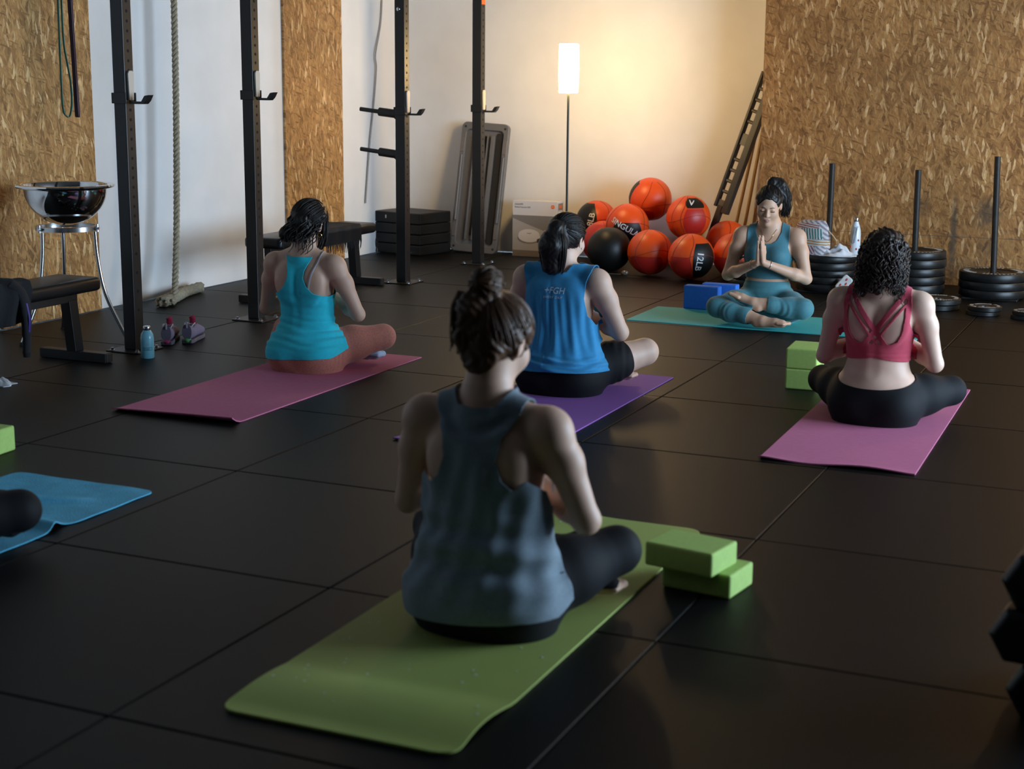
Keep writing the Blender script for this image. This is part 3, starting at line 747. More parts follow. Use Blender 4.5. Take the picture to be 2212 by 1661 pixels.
def weight_plate(p, r, t, label, group, rz=0.0, tilt=0.0, lettering=False, name='weight_plate'):
    key = (round(r, 3), round(t, 3))
    o = empty(name, p, 0, label, 'weight plate', group); o.rotation_euler = (tilt, 0, rz)
    if key not in PLM:
        a = plate_mesh(r, t).build('disc', M_PLATE, o, smooth=40)
        b_ = MB().lathe([(0.0255, -t * .29), (0.036, -t * .29), (0.036, t * .29), (0.0255, t * .29), (0.0255, -t * .29)], 24).build('hub_ring', M_STEEL, o, smooth=40)
        PLM[key] = (a.data, b_.data)
    else:
        for nm, me in zip(('disc', 'hub_ring'), PLM[key]):
            link_mesh(nm, me, None, o)
    if lettering:
        # raised lettering ring: small bars around the face
        mb = MB(); rr = r * 0.80; rngp = random.Random(3)
        for k in range(44):
            if k % 22 in (0, 1, 11, 12): continue
            a = 2 * PI * k / 44; w = rngp.choice((0.010, 0.013, 0.015))
            mb.box((rr * math.cos(a), rr * math.sin(a), t * 0.5), (r * 0.16, w, 0.002), Matrix.Rotation(a, 3, 'Z'))
        tag(mb.build('raised_lettering', M_PTXT, o), 'worn white ring of lettering', kind='stuff')
    return o
def pole_stand(p, h, lean, label):
    s_ = empty('storage_pole', p, 0, label, 'weight stand')
    MB().box((0, 0, 0.006), (0.36, 0.36, 0.012)).build('base_plate', M_BLACK, s_, bevel=0.003)
    MB().cyl((0, 0, 0.012), (lean[0] * h, lean[1] * h, h), 0.021, n=24).build('pipe', M_IRON, s_, smooth=50)
    return s_
stacks = (((-2.335, 10.62), 0.88, 0.215, (0.052, 0.050, 0.046, 0.052, 0.048), 'behind the instructor', (0.0, 0)),
          ((-1.765, 10.78), 0.845, 0.215, (0.062, 0.058, 0.056, 0.060, 0.052), 'of the middle stack', (-0.014, 0)),
          ((-1.235, 10.80), 0.95, 0.225, (0.055, 0.055, 0.058), 'of the right stack', (-0.03, 0)))
ordw = ('lowest', 'second lowest', 'middle', 'second highest', 'topmost')
for si, ((x, y), h, r, ts, where, lean) in enumerate(stacks):
    pole_stand((x, y, 0), h, lean, ('upright iron storage pole next to the striped bag', 'upright iron storage pole of the middle plate stack', 'upright iron storage pole near the right edge, tallest of three')[si])
    z = 0.012
    for k, t in enumerate(ts):
        if si == 2: w_ = ('lowest', 'middle', 'topmost')[k]
        else: w_ = ordw[k]
        zz = z + t / 2
        dx = rng.uniform(-.003, .003)
        weight_plate((x + lean[0] * zz + dx, y, zz), r + (0.0 if k % 2 else -0.002), t, 'black bumper plate, %s %s' % (w_, where + (' under the striped bag' if si == 0 else '')),
                     'plates of the stack ' + where, rz=rng.uniform(0, 6), lettering=(k == len(ts) - 1 and si > 0))
        z += t
# low stack left of the instructor
z = 0.0
for k, t in enumerate((0.048, 0.046, 0.05, 0.045)):
    weight_plate((-2.795, 10.33, z + t / 2), 0.16, t, 'black weight plate, %s of the low stack at the instructor\'s right elbow' % ('lowest', 'second lowest', 'second highest', 'topmost')[k], 'plates of the low stack', rz=k)
    z += t
for (x, y, r, t, n, lab) in ((-1.50, 10.10, 0.145, 0.036, 2, 'pair in front of the middle stack'), (-1.19, 9.97, 0.105, 0.028, 2, 'pair in front of the right stack'), (-0.93, 9.90, 0.085, 0.026, 2, 'pair at the right picture edge')):
    for k in range(n):
        weight_plate((x + 0.008 * k, y, t / 2 + k * t), r, t, 'small black weight plate lying flat, %s of the %s' % (('lower', 'upper')[k], lab), 'small plates on the floor', rz=k, lettering=(k == 1))

# ------------------------------------------------------------------ bag, cloth and bottle on the plate stack
def bag_material():
    m = bpy.data.materials.new('striped_canvas'); m.use_nodes = True
    nt = m.node_tree; N, L = nt.nodes, nt.links; b = N['Principled BSDF']; b.inputs['Roughness'].default_value = 0.85
    tc = N.new('ShaderNodeTexCoord'); col = None
    base = (0.52, 0.49, 0.48, 1); cur = None
    def rect_mask(cx, cz, hx, hz):
        s_ = N.new('ShaderNodeSeparateXYZ'); L.new(tc.outputs['Object'], s_.inputs[0]); outs = []
        for ax, c, h in (('X', cx, hx), ('Z', cz, hz)):
            a = N.new('ShaderNodeMath'); a.operation = 'COMPARE'; a.inputs[1].default_value = c; a.inputs[2].default_value = h; L.new(s_.outputs[ax], a.inputs[0]); outs.append(a.outputs[0])
        mu = N.new('ShaderNodeMath'); mu.operation = 'MULTIPLY'; L.new(outs[0], mu.inputs[0]); L.new(outs[1], mu.inputs[1]); return mu.outputs[0]
    def stripes(rot, scale):
        mp = N.new('ShaderNodeMapping'); mp.inputs['Rotation'].default_value = (0, rot, 0); L.new(tc.outputs['Object'], mp.inputs[0])
        w = N.new('ShaderNodeTexWave'); w.wave_type = 'BANDS'; w.bands_direction = 'X'; w.inputs['Scale'].default_value = scale; w.inputs['Distortion'].default_value = 1.2; w.inputs['Detail'].default_value = 1
        w.inputs['Detail Scale'].default_value = 2.0
        L.new(mp.outputs[0], w.inputs[0]); g_ = N.new('ShaderNodeMath'); g_.operation = 'GREATER_THAN'; g_.inputs[1].default_value = 0.55; L.new(w.outputs['Fac'], g_.inputs[0]); return g_.outputs[0]
    prev = None
    for (cx, cz, hx, hz, rot, sc_, c) in ((0.0, 0.14, 0.3, 0.3, 0.9, 13, (0.24, 0.20, 0.24)), (0.01, 0.145, 0.085, 0.036, 0.15, 16, (0.03, 0.15, 0.13)), (-0.03, 0.198, 0.10, 0.016, 1.45, 22, (0.32, 0.06, 0.05)),
                                      (0.055, 0.085, 0.075, 0.022, 1.5, 18, (0.40, 0.20, 0.05)), (-0.03, 0.035, 0.08, 0.028, 0.6, 15, (0.24, 0.08, 0.12))):
        mk = rect_mask(cx, cz, hx, hz); st = stripes(rot, sc_)
        base_in = N.new('ShaderNodeMix'); base_in.data_type = 'RGBA'; L.new(mk, base_in.inputs['Factor'])
        if prev is None: base_in.inputs['A'].default_value = base
        else: L.new(prev, base_in.inputs['A'])
        base_in.inputs['B'].default_value = base
        mu = N.new('ShaderNodeMath'); mu.operation = 'MULTIPLY'; L.new(mk, mu.inputs[0]); L.new(st, mu.inputs[1])
        mx = N.new('ShaderNodeMix'); mx.data_type = 'RGBA'; L.new(mu.outputs[0], mx.inputs['Factor']); L.new(base_in.outputs['Result'], mx.inputs['A']); mx.inputs['B'].default_value = (*c, 1)
        prev = mx.outputs['Result']
    L.new(prev, b.inputs['Base Color'])
    return m
STK_Z = 0.262
bag = empty('striped_bag', (-2.425, 10.505, STK_Z), math.radians(-12), 'white canvas bag with coloured stripes leaning on the plate stack', 'bag')
mb = MB(); vs = []; fs = []; nu, nv = 28, 14
for j in range(nv + 1):
    t = j / nv; z = 0.235 * math.sin(t * PI / 2) ** 0.85
    sw = (0.135 * (1 - 0.50 * t ** 2.2)) * (0.9 + 0.1 * math.sin(t * PI)) if j < nv else 0.015
    sd = (0.064 * (1 - 0.55 * t ** 1.6)) if j < nv else 0.01
    for i in range(nu):
        a = 2 * PI * i / nu
        q = 1 + 0.03 * math.sin(5 * a + 3 * t) + 0.02 * math.sin(9 * a - 5 * t)
        ca, sa = math.cos(a), math.sin(a)
        vs.append((sw * q * math.copysign(abs(ca) ** 0.75, ca) - 0.02 * t + 0.035 * t * t, sd * q * math.copysign(abs(sa) ** 0.75, sa), z))
for j in range(nv):
    fs += [(j * nu + i, j * nu + (i + 1) % nu, (j + 1) * nu + (i + 1) % nu, (j + 1) * nu + i) for i in range(nu)]
fs += [tuple(range(nu - 1, -1, -1)), tuple(range(nv * nu, (nv + 1) * nu))]
mb.add(vs, fs).build('bag_body', bag_material(), bag, smooth=60)
MB().tube(spline([(0.03, -0.02, 0.215), (0.085, -0.01, 0.195), (0.145, -0.0, 0.145), (0.185, 0.0, 0.10)], 5), 0.011, 6, flat=0.35).build('handle', mat('tan_strap', (0.42, 0.30, 0.18), 0.7), bag, smooth=60)
MB().tube(spline([(0.05, 0.03, 0.20), (0.10, 0.03, 0.13), (0.125, 0.03, 0.05), (0.13, 0.03, 0.008)], 5), 0.012, 6, flat=0.35).build('handle', mat('dark_strap', (0.12, 0.05, 0.04), 0.7), bag, smooth=60)
def crumple(name, loc, rx, ry, h, m, label, cat, seed=1, nx=30, ny=24, fold=1.0):
    rg = random.Random(seed); ph = [rg.uniform(0, 6.28) for _ in range(8)]
    vs = []; fs = []
    for side_ in (0, 1):
        for j in range(ny + 1):
            for i in range(nx + 1):
                u, v = 2 * i / nx - 1, 2 * j / ny - 1
                rr = math.sqrt(u * u + v * v); e = 1 + 0.12 * math.sin(4 * math.atan2(v, u) + ph[0])
                x, y = u * rx * e, v * ry * e
                z = h * max(0, 1 - rr ** 2.2) * (0.6 + 0.25 * math.sin(5 * u * fold + 3 * v + ph[1]) + 0.2 * math.sin(9 * v * fold - 4 * u + ph[2]) + 0.1 * math.sin(14 * u + 9 * v + ph[3]))
                vs.append((x, y, max(z, 0.0) + 0.004 * (1 - side_)))
    N = nx + 1; B = N * (ny + 1)
    for j in range(ny):
        for i in range(nx):
            a = j * N + i; fs.append((a, a + 1, a + N + 1, a + N)); fs.append((B + a, B + a + N, B + a + N + 1, B + a + 1))
    for i in range(nx): fs.append((i, B + i, B + i + 1, i + 1)); a = ny * N + i; fs.append((a, a + 1, B + a + 1, B + a))
    for j in range(ny): a = j * N; fs.append((a, a + N, B + a + N, B + a)); a = j * N + nx; fs.append((a, B + a, B + a + N, a + N))
    return tag(MB().add(vs, fs).build(name, m, None, smooth=70, loc=loc), label, cat)
M_WCLOTH = mat('white_cotton', (0.62, 0.62, 0.64), 0.9)
crumple('white_cloth', (-2.245, 10.50, STK_Z), 0.125, 0.09, 0.075, M_WCLOTH, 'crumpled white cloth lying between striped bag and floral bottle', 'cloth', 4)
fb = empty('steel_bottle', (-2.150, 10.62, STK_Z), 0, 'white drinking bottle with dark leaf pattern standing on the plate stack', 'bottle')
M_WBOT = mat('white_enamel', (0.66, 0.70, 0.74), 0.25, coat=0.4)
MB().lathe([(0.001, 0), (0.033, 0.0), (0.0355, 0.004), (0.0355, 0.13), (0.033, 0.165), (0.024, 0.20), (0.0165, 0.222), (0.0155, 0.228)], 32, cap0=True).build('flask', M_WBOT, fb, smooth=45)
MB().lathe([(0.0155, 0.226), (0.0165, 0.228), (0.0165, 0.25), (0.014, 0.254), (0.001, 0.254)], 24).build('cap', M_STEEL, fb, smooth=40)
M_LEAF = mat('dark_leaf_print', (0.05, 0.08, 0.10), 0.5); M_FLOW = mat('red_flower_print', (0.50, 0.05, 0.03), 0.5)
lm = MB()
for k in range(11):
    a0 = -1.9 + 0.05 * k; z0 = 0.075 + 0.0105 * k
    for s_ in (-1, 1):
        lm.tube([(0.0362 * math.cos(a0 + s_ * q * 0.55), 0.0362 * math.sin(a0 + s_ * q * 0.55), z0 + q * 0.018) for q in (0.1, 0.5, 1.0)], [0.0012, 0.002, 0.0006], 5)
lm.build('leaf_print', M_LEAF, fb)
for a, z in ((-2.35, .055), (-0.75, .10), (-1.1, .04)):
    MB().sphere((0.0352 * math.cos(a), 0.0352 * math.sin(a), z), 0.0065, 10, 8, (1, 1, 1.2)).build('flower_print', M_FLOW, fb, smooth=60)
# small floral pouch hooked low on the same stack
pch = empty('floral_pouch', (-2.165, 10.39, 0), 0, 'small white pouch with orange print leaning low on the plate stack', 'pouch')
pm = MB(); pm.prism([(x, z) for x, z in rrect(0.07, 0.115, 0.015)], -0.010, 0.010, M=Matrix(((1, 0, 0), (0, 0, -1), (0, 1, 0))))
po2 = pm.build('pouch_body', mat('white_print_cloth', (0.55, 0.53, 0.50), 0.8, var=0.1, vscale=40), pch, bevel=0.008, seg=3)
po2.rotation_euler = (R_(-14), R_(38), 0); po2.location = (0.0, 0.0, 0.085)
for k, (x, z) in enumerate(((-0.012, -0.025), (0.012, 0.005), (-0.004, 0.03))):
    q = MB().sphere((x, -0.0105, z), 0.007, 10, 6, (1, .15, 1.6)).build('orange_print', M_FLOW, pch); q.rotation_euler = po2.rotation_euler; q.location = po2.location
MB().box((0, 0.0, 0.0), (0.09, 0.03, 0.024)).build('pouch_base', M_BLACKPL, pch, bevel=0.006, loc=(-0.005, 0, 0.012))

# ------------------------------------------------------------------ yoga blocks
M_GREEN = mat('green_foam', (0.35, 0.51, 0.125), 0.75, var=0.06, vscale=60, bump=0.12, bscale=300)
M_BLUE = mat('blue_foam', (0.02, 0.165, 0.68), 0.7, var=0.06, vscale=60, bump=0.12, bscale=300)
def block(p, size, rz, m, label, group):
    o = MB().box((0, 0, 0), size).build('yoga_block', m, None, bevel=0.008, seg=3, loc=(p[0], p[1], p[2] + size[2] / 2), rot=(0, 0, rz))
    return tag(o, label, 'yoga block', group)
S1 = (0.218, 0.165, 0.071)
block((-1.222, 4.155, 0.0), S1, R_(-8), M_GREEN, 'lower green yoga block of the pair beside the lime mat', 'green yoga blocks')
block((-1.262, 4.115, 0.071), S1, R_(-10), M_GREEN, 'upper green yoga block of the pair beside the lime mat', 'green yoga blocks')
S2 = (0.150, 0.235, 0.0985)
block((-1.672, 7.22, 0.0), S2, R_(4), M_GREEN, 'lower green yoga block of the pair left of the woman in the red bra', 'green yoga blocks')
block((-1.672, 7.22, 0.0995), S2, R_(4), M_GREEN, 'upper green yoga block of the pair left of the woman in the red bra', 'green yoga blocks')
SB = (0.230, 0.080, 0.150)
block((-2.845, 9.345, 0.005), SB, R_(0), M_BLUE, 'front blue yoga block standing on edge by the instructor', 'blue yoga blocks')
block((-2.770, 9.490, 0.005), SB, R_(0), M_BLUE, 'rear blue yoga block standing on edge by the instructor', 'blue yoga blocks')
block((-4.245, 4.44, 0.0), (0.15, 0.23, 0.10), R_(3), M_GREEN, 'green yoga block cut by the left picture edge', 'green yoga blocks')

# ------------------------------------------------------------------ mats
def mat_mesh(name, w, l, t, zf, m, corner=0.0, loc=(0, 0, 0), rz=0.0, nx=20, ny=60, label='', cat='yoga mat', edge=None):
    """sheet with thickness; zf(x, y) lifts it; rounded corners"""
    vs = []; fs = []
    xs_ = [-w / 2 + w * i / nx for i in range(nx + 1)]; ys_ = [-l / 2 + l * j / ny for j in range(ny + 1)]
    if corner > 0:
        ex = [0, .1, .3, .6, 1.0]
        xs_ = sorted(set([-w / 2 + corner * e for e in ex] + [w / 2 - corner * e for e in ex] + [x for x in xs_ if abs(x) < w / 2 - corner]))
        ys_ = sorted(set([-l / 2 + corner * e for e in ex] + [l / 2 - corner * e for e in ex] + [y for y in ys_ if abs(y) < l / 2 - corner]))
    nx, ny = len(xs_) - 1, len(ys_) - 1
    for top in (1, 0):
        for y in ys_:
            for x in xs_:
                X, Y = x, y
                if corner > 0:
                    cx, cy = w / 2 - corner, l / 2 - corner
                    dx, dy = abs(x) - cx, abs(y) - cy
                    if dx > 0 and dy > 0:
                        k = max(dx, dy); q = math.hypot(dx, dy); s_ = k / q if q else 1
                        X = math.copysign(cx + dx * s_, x); Y = math.copysign(cy + dy * s_, y)
                z = zf(X, Y)
                ox, oy = edge(X, Y) if edge else (0, 0)
                vs.append((X + ox, Y + oy, z + (t if top else 0.0)))
    N = nx + 1; B = N * (ny + 1)
    for j in range(ny):
        for i in range(nx):
            a = j * N + i; fs.append((a, a + 1, a + N + 1, a + N)); fs.append((B + a, B + a + N, B + a + N + 1, B + a + 1))
    for i in range(nx): fs.append((i, B + i, B + i + 1, i + 1)); a = ny * N + i; fs.append((a, a + 1, B + a + 1, B + a))
    for j in range(ny): a = j * N; fs.append((a, a + N, B + a + N, B + a)); a = j * N + nx; fs.append((a, B + a, B + a + N, a + N))
    o = MB().add(vs, fs).build(name, m, None, smooth=40, loc=loc, rot=(0, 0, rz))
    return tag(o, label, cat)
M_PINK = mat('mauve_mat', (0.50, 0.125, 0.22), 0.8, bump=0.2, bscale=220, var=0.05, vscale=40)
M_PURP = mat('purple_mat', (0.25, 0.09, 0.36), 0.75, bump=0.2, bscale=220)
M_PINK2 = mat('pink_mat', (0.52, 0.135, 0.25), 0.75, bump=0.2, bscale=220, var=0.04, vscale=40)
M_TEALM = mat('teal_mat', (0.045, 0.42, 0.42), 0.7, bump=0.2, bscale=220)
def lime_mat():
    m = mat('lime_mat', (0.335, 0.40, 0.105), 0.6, spec=0.3)
    nt = m.node_tree; b = nt.nodes['Principled BSDF']
    tc = nt.nodes.new('ShaderNodeTexCoord')
    w = nt.nodes.new('ShaderNodeTexWave'); w.bands_direction = 'Y'; w.inputs['Scale'].default_value = 55
    nt.links.new(tc.outputs['Object'], w.inputs[0])
    bp = nt.nodes.new('ShaderNodeBump'); bp.inputs['Strength'].default_value = 0.35; bp.inputs['Distance'].default_value = 0.002
    nt.links.new(w.outputs['Fac'], bp.inputs['Height']); nt.links.new(bp.outputs['Normal'], b.inputs['Normal'])
    return m
M_LIME = lime_mat()
flat = lambda x, y: 0.0
def curl1(x, y): return 0.030 * max(0, (-y - 0.80) / 0.075) ** 2 * (0.5 + 0.5 * math.sin(2.0 * x + 0.4)) if y < -0.80 else 0.0
mat_mesh('yoga_mat', 0.635, 1.75, 0.005, curl1, M_PINK, 0, (-3.98, 6.165, 0), R_(0.2), label='mauve pink yoga mat under the woman in the turquoise top')
mat_mesh('yoga_mat', 0.625, 1.75, 0.005, lambda x, y: 0.004 * max(0, (-y - 0.8) / 0.07) ** 2 if y < -0.8 else 0.0, M_PURP, 0, (-2.612, 6.235, 0), R_(0.0), label='purple yoga mat under the woman in the blue shirt')
mat_mesh('yoga_mat', 0.600, 1.74, 0.005, lambda x, y: 0.006 * (1 + math.sin(14 * x)) * max(0, (-y - 0.83) / 0.04) if y < -0.83 else 0.0, M_PINK2, 0, (-1.205, 6.575, 0), R_(1.2), label='bright pink yoga mat under the woman in the red bra')
mat_mesh('yoga_mat', 0.61, 1.73, 0.005, flat, M_TEALM, 0, (-2.268, 9.025, 0), R_(90.3), label='teal yoga mat laid crosswise under the instructor')
def wav4(x, y):
    z = 0.0
    if y < -0.62:
        t = (-y - 0.62) / 0.29
        z = 0.016 * math.sin(min(1, t * 1.05) * PI) * (0.75 + 0.25 * math.cos(5 * x)) + 0.002 * t * t
    if y > 0.80: z = 0.012 * ((y - 0.80) / 0.11) * math.exp(-((x + 0.17) / 0.09) ** 2)
    return z
mat_mesh('yoga_mat', 0.622, 1.875, 0.006, wav4, M_LIME, 0.055, (-1.697, 3.732, 0), R_(0.3), label='lime green yoga mat with pale specks in the foreground',
         edge=lambda x, y: (0.008 * math.sin(max(0, (-y - 0.6) / 0.34) * PI) * (1 if x < 0 else -1) * (abs(x) > .2), 0))
_lm = [o for o in bpy.data.objects if o.name.startswith('yoga_mat') and 'lime' in o.get('label', '')][0]
sp = MB(); rg = random.Random(21)
for k in range(75):
    x, y = rg.uniform(-.28, .28), rg.uniform(-.86, .88)
    z = wav4(x, y) + 0.0066
    r = rg.choice((0.0022, 0.003, 0.004))
    sp.cyl((x, y, z - 0.0004), (x, y, z + 0.0004), r, n=8)
tag(sp.build('printed_specks', mat('pale_speck', (0.55, 0.62, 0.50), 0.4), _lm), 'pale printed specks', kind='stuff')
# blue towel over the sixth mat at the left edge
M_TOWEL = mat('blue_towel', (0.085, 0.38, 0.56), 0.95, bump=0.5, bscale=160, var=0.12, vscale=14)
def towf(x, y):
    a = 0.042 * math.exp(-((y - 0.62 - 0.55 * x) / 0.030) ** 2) * max(0, min(1, (0.2 - x) / 0.3))
    b = 0.022 * math.exp(-((y - 0.44 + 0.1 * x) / 0.035) ** 2) * max(0, min(1, (x + 0.15) / 0.4))
    return 0.002 + a + b + 0.0015 * math.sin(23 * x + 11 * y) * math.sin(17 * y - 5 * x)
mat_mesh('blue_towel', 0.625, 1.85, 0.004, towf, M_TOWEL, 0.035, (-3.605, 3.36, 0), R_(0.5), 44, 130, label='rumpled light blue towel spread under the knee at the left edge', cat='towel',
         edge=lambda x, y: (-0.02 * math.exp(-((y - 0.44) / 0.05) ** 2) * (x > 0.2), 0))

# ------------------------------------------------------------------ bottle and shoes by the first upright
wbot = empty('water_bottle', (-4.945, 6.405, 0), 0, 'light blue steel water bottle standing in front of the first rack upright', 'bottle')
M_SKYB = mat('sky_blue_enamel', (0.22, 0.57, 0.71), 0.3, coat=0.3)
MB().lathe([(0.001, 0), (0.032, 0), (0.0345, 0.004), (0.0345, 0.105), (0.031, 0.127), (0.021, 0.143), (0.0185, 0.148)], 36, cap0=True).build('flask', M_SKYB, wbot, smooth=45)
MB().lathe([(0.0185, 0.147), (0.0195, 0.149), (0.0195, 0.165), (0.018, 0.168), (0.001, 0.168)], 28).build('cap', M_STEEL, wbot, smooth=45)
M_BTXT = mat('dark_blue_print', (0.01, 0.07, 0.13), 0.5)
va = math.atan2(-6.405, 4.945)       # towards the camera
def wrap_text(body, size, z, m, name):
    o = text_obj(name, body, size, m, wbot, Matrix.Identity(4), 0.0, 'CENTER')
    for v in o.data.vertices:
        a = va + v.co.x / 0.0348; v.co = Vector((0.0348 * math.cos(a), 0.0348 * math.sin(a), z + v.co.y))
    return o
wrap_text('FOR IT', 0.0115, 0.0475, M_BTXT, 'label_text')
fr_ = MB()
for z in (0.0440, 0.0595):
    fr_.tube([(0.0348 * math.cos(va + q * 0.70), 0.0348 * math.sin(va + q * 0.70), z) for q in [i / 8 - 1 for i in range(17)]], 0.0008, 4)
for q in (-1, 0.25, 1):
    fr_.tube([(0.0348 * math.cos(va + q * 0.70), 0.0348 * math.sin(va + q * 0.70), z) for z in (0.044, 0.0595)], 0.0008, 4)
fr_.build('label_frame', M_BTXT, wbot)
MB().lathe([(0.004, 0), (0.0055, 0), (0.0055, .0006), (0.004, .0006), (0.004, 0)], 20, M=Matrix.Rotation(va, 3, 'Z') @ Matrix.Rotation(PI / 2, 3, 'Y'), c=(0.0346 * math.cos(va), 0.0346 * math.sin(va), 0.077)).build('emblem', mat('beige_print', (0.45, 0.33, 0.22), 0.5), wbot)

M_SHOE = mat('lilac_mesh_knit', (0.17, 0.135, 0.20), 0.8, bump=0.3, bscale=300); M_SOLEP = mat('pink_sole', (0.45, 0.03, 0.13), 0.5); M_SOLEG = mat('green_sole', (0.10, 0.35, 0.10), 0.5)
M_LIN = mat('dark_lining', (0.012, 0.012, 0.02), 0.9); M_LACE = mat('rose_lace', (0.36, 0.02, 0.06), 0.7); M_PIPING = mat('pale_piping', (0.35, 0.33, 0.36), 0.7)
M_SOLE = mat('grey_sole', (0.10, 0.09, 0.12), 0.6)
def sneaker(p, rz, sole, label):
    s_ = empty('running_shoe', p, rz, label, 'shoe', 'running shoes by the rack')
    # heel at y=0, toe at +y ; upper as loft
    st = [(0.0, .026, .085, .02), (0.02, .034, .078, .012), (.06, .035, .062, .0), (.10, .034, .070, .0), (.14, .038, .072, 0), (.18, .043, .058, 0), (.22, .040, .045, 0), (.25, .026, .036, 0), (.262, .008, .028, 0)]
    vs = []; fs = []; n = 18
    for y, w, h, b_ in st:
        for i in range(n):
            a = 2 * PI * i / n; c, s2 = math.cos(a), math.sin(a)
            vs.append((w * math.copysign(abs(c) ** .7, c), y, 0.022 + h * (0.5 + 0.5 * s2) if s2 > -0.99 else 0.022))
    for r in range(len(st) - 1): fs += [(r * n + k, r * n + (k + 1) % n, (r + 1) * n + (k + 1) % n, (r + 1) * n + k) for k in range(n)]
    fs += [tuple(range(n)), tuple(range((len(st) - 1) * n, len(st) * n))]
    MB().add(vs, fs).build('upper', M_SHOE, s_, smooth=60)
    sl = [( .0, .028), (.03, .037), (.09, .034), (.15, .039), (.20, .044), (.24, .036), (.268, .012)]
    poly = [(w, y - 0.006) for y, w in sl] + [(-w, y - 0.006) for y, w in reversed(sl)]
    MB().prism(poly, 0.0, 0.022).build('sole', M_SOLE, s_, bevel=0.006, seg=3)
    MB().sphere((0, 0.008, 0.016), 0.018, 14, 8, (1.35, 1.0, 0.8)).build('heel_accent', sole, s_, smooth=60)
    MB().lathe([(0.001, 0), (0.028, 0), (0.030, .004), (0.001, .0041)], 24, M=Matrix(((.85, 0, 0), (0, 1.6, 0), (0, 0, 1)))).build('lining', M_LIN, s_, smooth=60, loc=(0, .062, .090), rot=(R_(-8), 0, 0))
    MB().tube([(0.026 * math.cos(a), 0.062 + 0.05 * math.sin(a), 0.094 + 0.010 * math.cos(2 * a) + 0.006 * math.sin(a)) for a in [2 * PI * i / 28 for i in range(28)]], 0.0035, 6, closed=True).build('collar', M_PIPING, s_, smooth=60)
    MB().box((0, -0.003, 0.105), (0.010, 0.005, 0.036)).build('pull_tab', M_PIPING, s_, bevel=0.002)
    lc = MB()
    for k in range(4): lc.tube([(-.02, .125 + .018 * k, .094 - .006 * k), (0, .128 + .018 * k, .101 - .006 * k), (.02, .125 + .018 * k, .094 - .006 * k)], 0.003, 6)
    lc.build('laces', M_LACE, s_, smooth=60)
    MB().tube(spline([(0, .115, .098), (.004, .105, .125), (.0, .10, .138)], 4), 0.017, 8, flat=0.25, up=(0, 1, 0)).build('tongue', M_LACE, s_, smooth=60)
    return s_
sneaker((-5.085, 6.755, 0), R_(28), M_SOLEP, 'lilac running shoe with a pink sole right behind the blue water bottle')
sneaker((-5.015, 6.845, 0), R_(20), M_SOLEG, 'lilac running shoe with a green heel, rightmost by the rack upright')
# white sock at the very left edge
crumple('white_sock', (-5.175, 5.53, 0), 0.10, 0.05, 0.06, M_WCLOTH, 'small white cloth on the floor at the left picture edge', 'sock', 9)

# ------------------------------------------------------------------ clothes on the benches
M_DARKC = mat('black_cloth', (0.008, 0.008, 0.010), 0.9, bump=0.3, bscale=80)
jk = empty('dark_jacket', (-5.24, 5.50, 0.437), 0, 'dark jacket with a purple stripe draped over the left bench', 'jacket')
vs = []; fs = []; nx, ny = 26, 22
for side_ in (0, 1):
    for j in range(ny + 1):
        for i in range(nx + 1):
            u, v = i / nx, 2 * j / ny - 1
            s_ = (u - 0.5) * 0.62                      # across the bench (x)
            fold_ = 0.012 * math.sin(11 * v + 5 * u) + 0.010 * math.sin(17 * u + 3 * v)
            if abs(s_) < 0.15: x, z = s_, 0.012 + 0.05 * (1 - (v * 0.8) ** 2) * (0.4 + 0.6 * math.cos(s_ * 8)) + fold_ * .8
            else:
                e = abs(s_) - 0.15; x = math.copysign(0.158 + 0.02 * math.sin(6 * v), s_); z = 0.006 - e + fold_ * .3
            y = v * 0.20 + 0.03 * math.sin(3 * u)
            vs.append((x + (fold_ if abs(s_) > .15 else 0), y, z + 0.006 * side_))
N = nx + 1; B = N * (ny + 1)
for j in range(ny):
    for i in range(nx):
        a = j * N + i; fs.append((a, a + 1, a + N + 1, a + N)); fs.append((B + a, B + a + N, B + a + N + 1, B + a + 1))
for i in range(nx): fs.append((i, B + i, B + i + 1, i + 1)); a = ny * N + i; fs.append((a, a + 1, B + a + 1, B + a))
for j in range(ny): a = j * N; fs.append((a, a + N, B + a + N, B + a)); a = j * N + nx; fs.append((a, B + a, B + a + N, a + N))
MB().add(vs, fs).build('jacket_body', M_DARKC, jk, smooth=70)
sl_ = MB().tube(spline([(0.13, 0.10, 0.03), (0.175, 0.125, -0.02), (0.19, 0.13, -0.12), (0.185, 0.135, -0.22), (0.18, 0.135, -0.29)], 6), [0.05] * 6 + [0.045] * 6 + [0.038] * 6 + [0.032] * 7, 14, flat=0.6).build('sleeve', M_DARKC, jk, smooth=60)
MB().tube(spline([(0.215, 0.112, -0.05), (0.222, 0.118, -0.12), (0.213, 0.122, -0.19)], 6), 0.006, 8, flat=.5).build('purple_stripe', mat('purple_stripe', (0.05, 0.02, 0.22), 0.5), sl_, smooth=60)
MB().cyl((0.18, 0.135, -0.29), (0.18, 0.135, -0.315), 0.022, 0.018, 14).build('cuff', M_DARKC, sl_, smooth=50)
